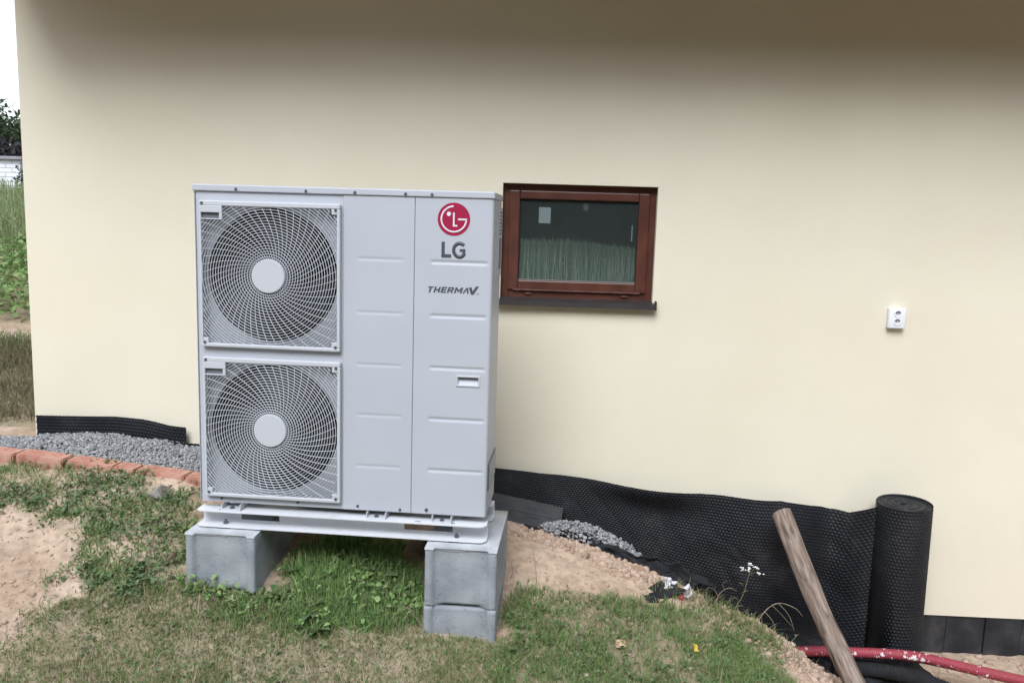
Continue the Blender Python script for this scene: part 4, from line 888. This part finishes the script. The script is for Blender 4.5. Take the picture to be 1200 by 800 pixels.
# ------------------------------------------------------------------ plants
def blades(name, x, y, h, wd, mat, label, cat, lean=.5, zoff=-.004, bend=1.0, zfn=None, parent=None):
    n = len(x); z = (zfn or gz)(x, y)+zoff; a = rng.uniform(0, 2*np.pi, n); l = np.abs(rng.normal(0, lean, n)); dx, dy = np.cos(a), np.sin(a); b = rng.uniform(0, 2*np.pi, n)
    px, py = np.cos(b)*wd, np.sin(b)*wd
    V = np.zeros((n, 7, 3))
    for j, t in enumerate((0, .45, .8, 1.0)):
        off = h*l*(t**1.8)*bend; zz = z+h*t*np.sqrt(np.clip(1-(l*t*.62)**2, .06, 1)); cx_, cy_ = x+dx*off, y+dy*off; k = (1, .9, .6, 0)[j]
        if j < 3: V[:, 2*j] = np.stack([cx_-px*k, cy_-py*k, zz], -1); V[:, 2*j+1] = np.stack([cx_+px*k, cy_+py*k, zz], -1)
        else: V[:, 6] = np.stack([cx_, cy_, zz], -1)
    base = (np.arange(n)*7)[:, None]
    Q = np.concatenate([base+np.array([0, 1, 3, 2]), base+np.array([2, 3, 5, 4])]); T = base+np.array([4, 5, 6])
    o = link(name, mesh_np(name, V.reshape(-1, 3), [Q, T]), mat, parent, True); return tag(o, label, cat, kind='stuff') if parent is None else o
def fill(poly, n, jit=.05, thin=None):
    P = np.array([p[:2] for p in poly]); lo, hi = P.min(0)-jit, P.max(0)+jit; X, Y = [], []
    tot = 0
    while tot < n:
        x = rng.uniform(lo[0], hi[0], 20000); y = rng.uniform(lo[1], hi[1], 20000)
        jx = x+noise2(x, y, 7, 41)*jit*1.6+rng.normal(0, jit*.3, 20000); jy = y+noise2(x, y, 7, 42)*jit*1.6+rng.normal(0, jit*.3, 20000)
        k = in_poly(jx, jy, poly)
        if thin: k &= rng.random(20000) < thin(x, y)
        X.append(x[k]); Y.append(y[k]); tot += k.sum()
    return np.concatenate(X)[:n], np.concatenate(Y)[:n]
def off_blocks(x, y):
    c, s = math.cos(UA), math.sin(UA); a = (x-UX)*c+(y-UY)*s; b = -(x-UX)*s+(y-UY)*c
    return ~(((a > -.03) & (a < .335) | (a > .99) & (a < 1.31)) & (b > -.11) & (b < .41))
def clump(s, seed, lo=.1): return lambda x, y: np.clip(.5+1.1*noise2(x, y, s, seed), lo, 1)*off_blocks(x, y)
x, y = fill(ZA, 8000, .06, clump(6, 51, .04)); hb = lerp(y, [-1.25, -1.0, -.75, -.5], [.042, .068, .10, .11]); h = hb*rng.uniform(.35, 1.4, len(x))
blades('grass', x, y, h, rng.uniform(.0015, .0034, len(x)), 'grass_lush', 'lush green grass growing under the heat pump', 'grass', .55)
x, y = fill(ZB, 85000, .07, clump(8, 52, .35)); h = rng.uniform(.010, .032, len(x))*(1+.5*noise2(x, y, 5, 53))
blades('grass', x, y, h, rng.uniform(.0009, .0018, len(x)), 'grass_dry', 'short yellowish mown grass in the left foreground', 'grass', .9)
x, y = fill(ZC, 42000, .06, clump(7, 54, .22)); h = rng.uniform(.018, .060, len(x))*(1+.5*noise2(x, y, 6, 55))
blades('grass', x, y, h, rng.uniform(.0010, .0022, len(x)), 'grass_mix', 'patchy green grass on the right beside the block stack', 'grass', .8)
x, y = fill(ZD, 5500, .13, clump(4, 56, .0)); h = rng.uniform(.015, .050, len(x))
blades('grass', x, y, h, rng.uniform(.0012, .0028, len(x)), 'grass_mix', 'thin grass in front of the brick edging', 'grass', .8)
x, y = fill(ZE, 1500, .12, clump(9, 57, .05)); blades('grass', x, y, rng.uniform(.012, .04, len(x)), rng.uniform(.0012, .0026, len(x)), 'grass_mix', 'small grass tuft on the bare soil left of the single block', 'grass', .8)
x, y = fill(ZB, 18000, .13, clump(3.2, 66, .0)); h = rng.uniform(.015, .05, len(x))
blades('grass', x, y, h, rng.uniform(.0010, .0022, len(x)), 'grass_mix', 'greener grass tufts in the left foreground', 'grass', .8)
# fallen straw
x1, y1 = fill(ZB, 3200, .07, clump(4, 58, .0)); x2, y2 = fill(ZC, 1100, .07, clump(5, 59, .1)); x3, y3 = fill(ZA[3:], 380, .06, clump(5, 60, .1)); x, y = np.r_[x1, x2, x3], np.r_[y1, y2, y3]
blades('straw', x, y, rng.uniform(.03, .085, len(x)), rng.uniform(.0008, .0016, len(x)), 'straw', 'dead straw lying over the grass', 'straw', 1.55, .008)
# leaf scatter: small broad leaves of creeping weeds
def leaves(name, x, y, s, mat, label, cat, tilt=.5, z0=.006, zr=.03, parent=None, zv=None):
    n = len(x); z = (gz(x, y) if zv is None else zv)+z0+rng.random(n)*zr; a = rng.uniform(0, 2*np.pi, n); up = rng.normal(.25, tilt, n); roll = rng.normal(0, .4, n)
    ca, sa = np.cos(a), np.sin(a); d = np.stack([ca*np.cos(up), sa*np.cos(up), np.sin(up)], -1); sd_ = np.stack([-sa*np.cos(roll), ca*np.cos(roll), np.sin(roll)], -1)
    nrm = np.cross(d, sd_); L_ = s; Wd = s*rng.uniform(.28, .42, n); V = np.zeros((n, 8, 3)); o = np.stack([x, y, z], -1)
    for j, (t, w_, c) in enumerate(((0, .18, 0), (.35, 1, .06), (.72, .8, .05))):
        m_ = o+d*(L_*t)[:, None]+nrm*(L_*(c-.16*t*t))[:, None]
        V[:, 2*j] = m_-sd_*(Wd*w_)[:, None]+nrm*(Wd*.25*w_)[:, None]; V[:, 2*j+1] = m_+sd_*(Wd*w_)[:, None]+nrm*(Wd*.25*w_)[:, None]
    V[:, 6] = o+d*L_[:, None]-nrm*(L_*.18)[:, None]; V[:, 7] = V[:, 6]
    base = (np.arange(n)*8)[:, None]; Q = np.concatenate([base+np.array([0, 1, 3, 2]), base+np.array([2, 3, 5, 4])]); T = base+np.array([4, 5, 6])
    ob = link(name, mesh_np(name, V.reshape(-1, 3), [Q, T]), mat, parent, True); return tag(ob, label, cat, kind='stuff') if parent is None else ob
x, y = fill(ZD, 3000, .14, clump(3.5, 61, .0)); leaves('creeping_weeds', x, y, rng.uniform(.008, .024, len(x)), 'weed', 'creeping green weeds between the bare soil and the brick edging', 'weeds')
x, y = fill(ZE, 420, .12, clump(7, 62, .03)); leaves('creeping_weeds', x, y, rng.uniform(.012, .028, len(x)), 'weed', 'small creeping weeds on bare soil left of the single block', 'weeds')
x, y = fill(ZC, 2000, .06, clump(4.5, 63, .0)); leaves('clover', x, y, rng.uniform(.008, .026, len(x)), 'weed', 'leafy clover mixed into the grass right of the blocks', 'clover', z0=.012)
x, y = fill(ZA, 700, .05, clump(5, 64, .0)); leaves('clover', x, y, rng.uniform(.012, .032, len(x)), 'grass_lush', 'leafy clover among the lush grass under the heat pump', 'clover', z0=.02, zr=.05)
x, y = fill(ZB, 5000, .13, clump(3.5, 65, .0)); leaves('clover', x, y, rng.uniform(.006, .018, len(x)), 'weed', 'tiny leaves in the mown grass of the left foreground', 'clover', z0=.004, zr=.02)
# single broad-leaved weeds
def rosette(x, y, n, size, rise, seed, label, group, mat='weed', width=.21):
    r_ = np.random.default_rng(seed); V, F_ = [], []; nb = 0
    for k in range(n):
        a = 2*np.pi*k/n*1.0+r_.normal(0, .3); el = np.clip(r_.normal(rise, .22), .1, 1.4); L_ = size*r_.uniform(.65, 1.15); d = np.array([math.cos(a), math.sin(a)]); s = np.array([-d[1], d[0]]); m_ = 8
        tw = r_.normal(0, .25)
        for j in range(m_):
            t = j/(m_-1); w_ = L_*width*math.sin(math.pi*min(1, max(.02, (t*.93+.02)))**.8)*(.25+.75*min(1, t*3)); rad = L_*(t*math.cos(el)+.25*t*t*math.sin(el)); zz = L_*(t*math.sin(el)-.38*t*t*math.sin(el))-(.1*L_*t**3)
            cpt = np.array([d[0]*rad, d[1]*rad, zz])
            for q, zq in ((-1, .25), (0, 0), (1, .25)):
                V.append(cpt+np.array([s[0]*q*w_, s[1]*q*w_, abs(q)*w_*zq+q*w_*tw+.12*w_*math.sin(t*14+k)*abs(q)]))
        for j in range(m_-1):
            for q in range(2): i = nb+j*3+q; F_.append((i, i+1, i+4, i+3))
        nb += 3*m_
    o = link('broadleaf_weed', mesh_np('broadleaf_weed', np.array(V), np.array(F_)), mat, None, True); o.location = gp(x, y, -.004)
    return tag(o, label, 'weed', group)
spots = [(-.80, -.86, .085, .9), (-.72, -.84, .095, 1.0), (-.65, -.80, .09, 1.0), (-.88, -.92, .08, .8), (-.93, -.82, .10, 1.0), (-1.02, -.90, .095, .9), (-.78, -.74, .10, 1.1), (-.62, -.90, .07, .8), (-.98, -1.02, .075, .8), (-1.06, -1.06, .07, .8), (-.86, -1.06, .075, .7), (-.92, -1.12, .08, .7), (-.88, -1.20, .07, .7), (-1.16, -1.06, .065, .9), (-.70, -.96, .065, .7), (-1.0, -.76, .10, 1.1), (-.55, -.82, .07, .9), (-.9, -.68, .09, 1.1)]
for i, (a, b, s, e) in enumerate(spots):
    rosette(a, b, 7+i % 4, s*1.3, e, 100+i, 'broad-leaved green weed in the lush patch under the heat pump', 'weeds in the lush patch')
for i, (a, b) in enumerate([(-1.36, -1.07), (-1.44, -1.09), (-1.24, -1.13), (-1.52, -1.04), (-1.30, -1.20)]):
    rosette(a, b, 7, .055, .75, 140+i, 'low green weed at the foot of the single left concrete block', 'weeds by the left block', 'weed')
for i, (a, b) in enumerate([(.42, -1.22), (.55, -1.13), (.66, -1.10), (.74, -1.08), (.60, -1.22), (.82, -1.02), (.31, -1.12), (.12, -.98), (.05, -1.08), (.72, -1.2), (.90, -1.08), (.2, -1.2)]):
    rosette(a, b, 8, .058, .65, 160+i, 'toothed green weed in the grass right of the block stack', 'weeds on the right', 'weed', .16)
for i, (a, b) in enumerate([(-1.60, -.80), (-1.68, -.84), (-1.55, -.74), (-1.76, -.80)]):
    rosette(a, b, 8, .055, .8, 180+i, 'bright green weed between the grey stone and the single block', 'weeds near the grey stone', 'grass_lush', .17)
for i in range(16):
    a = rng.uniform(-1.75, -.45); b = rng.uniform(-1.5, -1.2)
    rosette(a, b, int(rng.integers(5, 9)), rng.uniform(.022, .042), .45, 200+i, 'small flat weed among the mown grass of the left foreground', 'weeds in the left foreground', 'weed', .22)
# white flowering yarrow by the trench
def stemline(pts, n=14): return spline(pts, n)
base = gp(.93, -.68); head = (1.02, -.60, .075)
ya = tag(empty('yarrow_plant', base), 'white flower cluster on a thin curved stem at the trench edge', 'flower'); B = np.array(base)
tube('stem', stemline([(0, 0, 0), (.025, .02, .06), (.06, .05, .105), np.array(head)-B], 18), np.linspace(.0024, .0014, 18), 'stem', ya, 6)
hd = np.array(head)-B; 
for k in range(5):
    e = hd+np.array([[.03, .0, .022], [-.03, .0, .012], [.005, .01, .032], [.04, -.01, .0], [-.008, -.01, .018]][k]); tube('stalk', stemline([hd-np.array([0, 0, .02]), (hd+e)/2, e], 6), .001, 'stem', ya, 5)
    P = e+rng.normal(0, .0065, (9, 3))*np.array([1, 1, .55]); n = len(P); V = (IC1[None]*rng.uniform(.0035, .006, n)[:, None, None]*np.array([1, 1, .6])+P[:, None]).reshape(-1, 3)
    link('flower_head', mesh_np('flower_head', V, (IF1[None]+(np.arange(n)*len(IC1))[:, None, None]).reshape(-1, 3)), 'petal', ya)
for k in range(4):
    t = hd*(.25+.15*k); e = t+np.array([.03*(-1)**k, -.01, .02]); tube('leaflet', np.array([t, (t+e)/2+[0, 0, .004], e]), [.0015, .0022, .0004], 'stem', ya, 5)
# dry twigs and weeds at the lip
def twig(base, pts, r_, label, mat='twig', br=()):
    o = tag(empty('dry_twig', base), label, 'twig'); tube('stem', spline([(0, 0, 0)]+pts, 16), np.linspace(r_, r_*.5, 16), mat, o, 6)
    for b in br: tube('branchlet', spline(b, 8), np.linspace(r_*.6, r_*.3, 8), mat, o, 5)
    return o
twig(gp(1.02, -.72), [(.06, .04, .08), (.13, .07, .11), (.21, .08, .085), (.25, .08, .045)], .0028, 'dry arched twig over the trench right of the white flower', br=[[(.06, .04, .08), (.09, .0, .05), (.10, -.03, .0)], [(.13, .07, .11), (.17, .03, .07), (.19, .0, .01)], [(.10, .06, .10), (.14, .08, .06), (.20, .07, .0)]])
twig(gp(.86, -.62), [(.02, .02, .06), (.05, .03, .09), (.08, .03, .10), (.11, .03, .085)], .0022, 'thin dry twig between the litter and the white flower', br=[[(.02, .02, .06), (.0, .03, .09), (-.03, .03, .10)], [(.05, .03, .09), (.04, .03, .12), (.06, .02, .14)]])
twig(gp(.02, -.74), [(-.005, .0, .05), (-.012, .01, .10), (-.02, .01, .135)], .0018, 'upright dark dry stalk on the bare soil right of the block stack', br=[[(-.012, .01, .09), (.01, .01, .11), (.02, .01, .13)]])
twig(gp(-.10, -.72), [(.01, 0, .035), (.0, 0, .07), (.012, 0, .09)], .0018, 'short dry stalk close to the upper right block', br=[[(.01, 0, .035), (.03, 0, .06)]])
twig(gp(-1.32, -1.12), [(-.004, 0, .04), (.0, .0, .08), (-.012, .0, .10)], .0016, 'dark dry stalk in front of the single left concrete block')
twig(gp(-.545, -.98), [(.03, -.04, .025), (.07, -.10, .02), (.10, -.15, .005)], .0028, 'pale dead stalk leaning in the grass left of the block stack', 'straw')
twig(gp(-.62, -1.0), [(.04, -.01, .02), (.09, -.03, .02), (.13, -.04, .005)], .0025, 'pale dead stem lying flat in front of the brown stone', 'straw')
twig(gp(.80, -.66), [(.012, .015, .05), (.02, .02, .085)], .0015, 'green stalk with a yellow bud beside the litter', 'stem', br=[[(.02, .02, .08), (.024, .02, .092), (.026, .02, .10)]])
x = np.concatenate([rng.normal(.82, .13, 380), rng.normal(1.06, .08, 220)]); y = lerp(x, [.5, .73, 1.11, 1.29], [-.60, -.60, -.76, -.95])+rng.normal(0, .045, 600)
blades('lip_grass', x, y, rng.uniform(.03, .10, 600), rng.uniform(.0009, .0018, 600), 'grass_dry', 'wispy dry grass hanging over the trench edge', 'grass', .9)

# ------------------------------------------------------------------ beyond the wall's left corner
n = 30000; x = rng.uniform(-6.5, -2.75, n); y = rng.uniform(.3, 1.45, n); k = (noise2(x, y, 3, 71)+rng.random(n)*1.2 > .25) & (x < -2.80); x, y = x[k], y[k]
blades('bank_grass', x, y, rng.uniform(.04, .14, len(x)), rng.uniform(.0012, .0026, len(x)), 'dead_bank', 'withered grass hanging on the soil bank left of the house', 'grass', 1.1)
n = 1500; x = rng.uniform(-6.5, -3.0, n); y = rng.uniform(1.15, 1.5, n); blades('bank_turf', x, y, rng.uniform(.05, .14, n), rng.uniform(.002, .004, n), 'grass_mix', 'green tufts on the crest of the soil bank', 'grass', .8)
n = 11000; x = rng.uniform(-9, -2.9, n); y = rng.uniform(2.1, 4.2, n); leaves('bank_weeds', x, y, rng.uniform(.03, .075, n), 'grass_lush', 'dense green weeds above the bare soil ledge', 'weeds', .6, .02, .34)
n = 14000; y = 4+16.5*rng.random(n)**1.4; x = -3.0-(y+4.35)*rng.uniform(.22, .95, n); x = np.where(x > -3.0, -3.0-rng.random(n), x)
blades('tall_grass', x, y, rng.uniform(.30, .78, n), .003+.0008*(y-2), 'tall_grass', 'tall pale meadow grass on the slope behind the bank', 'grass', .8)
# white block outbuilding
sh = tag(empty('block_shed', (-18.2, 20.0, float(ground(np.array([-18.2]), np.array([20.0]))[0])-.4)), 'white block shed standing in the meadow behind the grass', 'shed')
gb = sh.location.z; ztop = 3.20-gb
m = MB(); m.box(-4.2, 2.64, 0, 4, 0, ztop-.06); m.done('wall', 'blockwall', sh)
m = MB(); m.box(-4.35, 2.78, -.12, 4.12, ztop-.06, ztop+.03, .01); m.done('roof', pm('shed_roof', (.22, .22, .24), (.3, .3, .32), 5, .7), sh)
m = MB(); m.box(-2.2, -1.3, -.03, .02, .1, ztop-.25, .01); dr = m.done('door', pm('shed_door', (.18, .13, .09), (.23, .17, .12), 6, .7), sh)
m = MB(); m.cyl((-1.42, -.03, 1.0), (-1.42, -.08, 1.0), .02, n=10); m.done('handle', 'screw', dr)
def tree(x, y, h, cw, nl, leaf, label, seed, mat='tree_leaf', low=.15, s0=.16):
    zb_ = float(gz(np.array([x]), np.array([y]))[0]); t = tag(empty('tree', (x, y, zb_)), label, 'tree', 'trees behind the shed'); r_ = np.random.default_rng(seed)
    V, F_ = tube_np(spline([(0, 0, -.2), (.05*h*.3, 0, h*.25), (-.03*h, .03*h, h*.5), (.02*h, 0, h*.85)], 14), np.linspace(.045*h*.5, .008*h, 14), 8); Vs, Fs, nb = [V], [F_], len(V); tips = []
    for k in range(11):
        a = r_.uniform(0, 6.28); b = h*r_.uniform(.2, .7); e = np.array([math.cos(a)*cw*r_.uniform(.5, .95), math.sin(a)*cw*r_.uniform(.5, .95), b+h*r_.uniform(.1, .32)]); tips.append(e)
        V, F_ = tube_np(spline([(0, 0, b), e*np.array([.4, .4, 0])+np.array([0, 0, b+(e[2]-b)*.55]), e], 8), np.linspace(.012*h, .003*h, 8), 6); Vs.append(V); Fs.append(F_+nb); nb += len(V)
    link('trunk', mesh_np('trunk', np.concatenate(Vs), np.concatenate(Fs)), 'bark', t, True)
    tips = np.array(tips+[np.array([r_.normal(0, cw*.4), r_.normal(0, cw*.4), h*r_.uniform(low, .95)]) for _ in range(16)]); c = tips[r_.integers(0, len(tips), nl)]
    P = c+r_.normal(0, 1, (nl, 3))*np.array([.24*cw, .24*cw, .10*h]); P[:, 2] = np.clip(P[:, 2], low*h*.5, h*1.05)
    o = leaves('crown', P[:, 0], P[:, 1], r_.uniform(s0*.6, s0*1.3, nl), mat, None, None, .8, 0, .01, t, P[:, 2]); return t
tree(-19.6, 27, 2.7, 1.7, 4200, 0, 'light green tree rising behind the white shed', 5, 'tree_leaf', .2, .17)
tree(-23.0, 28, 3.3, 2.2, 4200, 0, 'tall green tree at the far left of the tree row', 6, 'tree_leaf', .2, .17)
tree(-18.0, 24.8, 1.75, 1.8, 4200, 0, 'dark purple-leaved bush close behind the shed corner', 7, 'purple_leaf', .05, .16)
tree(-20.6, 25.2, 1.8, 2.0, 4200, 0, 'dark purple-leaved bush behind the middle of the shed', 9, 'purple_leaf', .05, .16)
tree(-15.0, 27, 3.2, 2.0, 3200, 0, 'green tree hidden beside the house corner', 8, 'tree_leaf', .15, .17)
tree(-14.65, 19.6, 1.1, .55, 1200, 0, 'small green bush against the right end of the white shed', 11, 'tree_leaf', .05, .10)

# wooded slope added unseen behind the photographer: it shuts out the low sky in front of the wall and shows in the window pane
n = 16000; x = rng.uniform(-34, 34, n); y = -10.5-rng.random(n)**1.3*13; zt_ = 5.4+1.6*noise2(x, y, .22, 81, 2); zv_ = ground(x, y)+zt_*rng.random(n)**.8*np.clip((-9.8-y)/1.2, .45, 1)
wd_ = leaves('added_woodland', x, y, rng.uniform(.5, 1.15, n), 'tree_leaf', 'unseen wooded slope added to shut out the low sky', 'added_woodland', .9, 0, .05, None, zv_)
n = 5000; x = rng.uniform(-9, 9, n); y = rng.uniform(-10.5, -7.0, n)
blades('meadow_grass', x, y, rng.uniform(.35, .95, n), rng.uniform(.006, .014, n), 'tall_grass', 'tall meadow grass at the foot of the wooded slope', 'grass', .3)
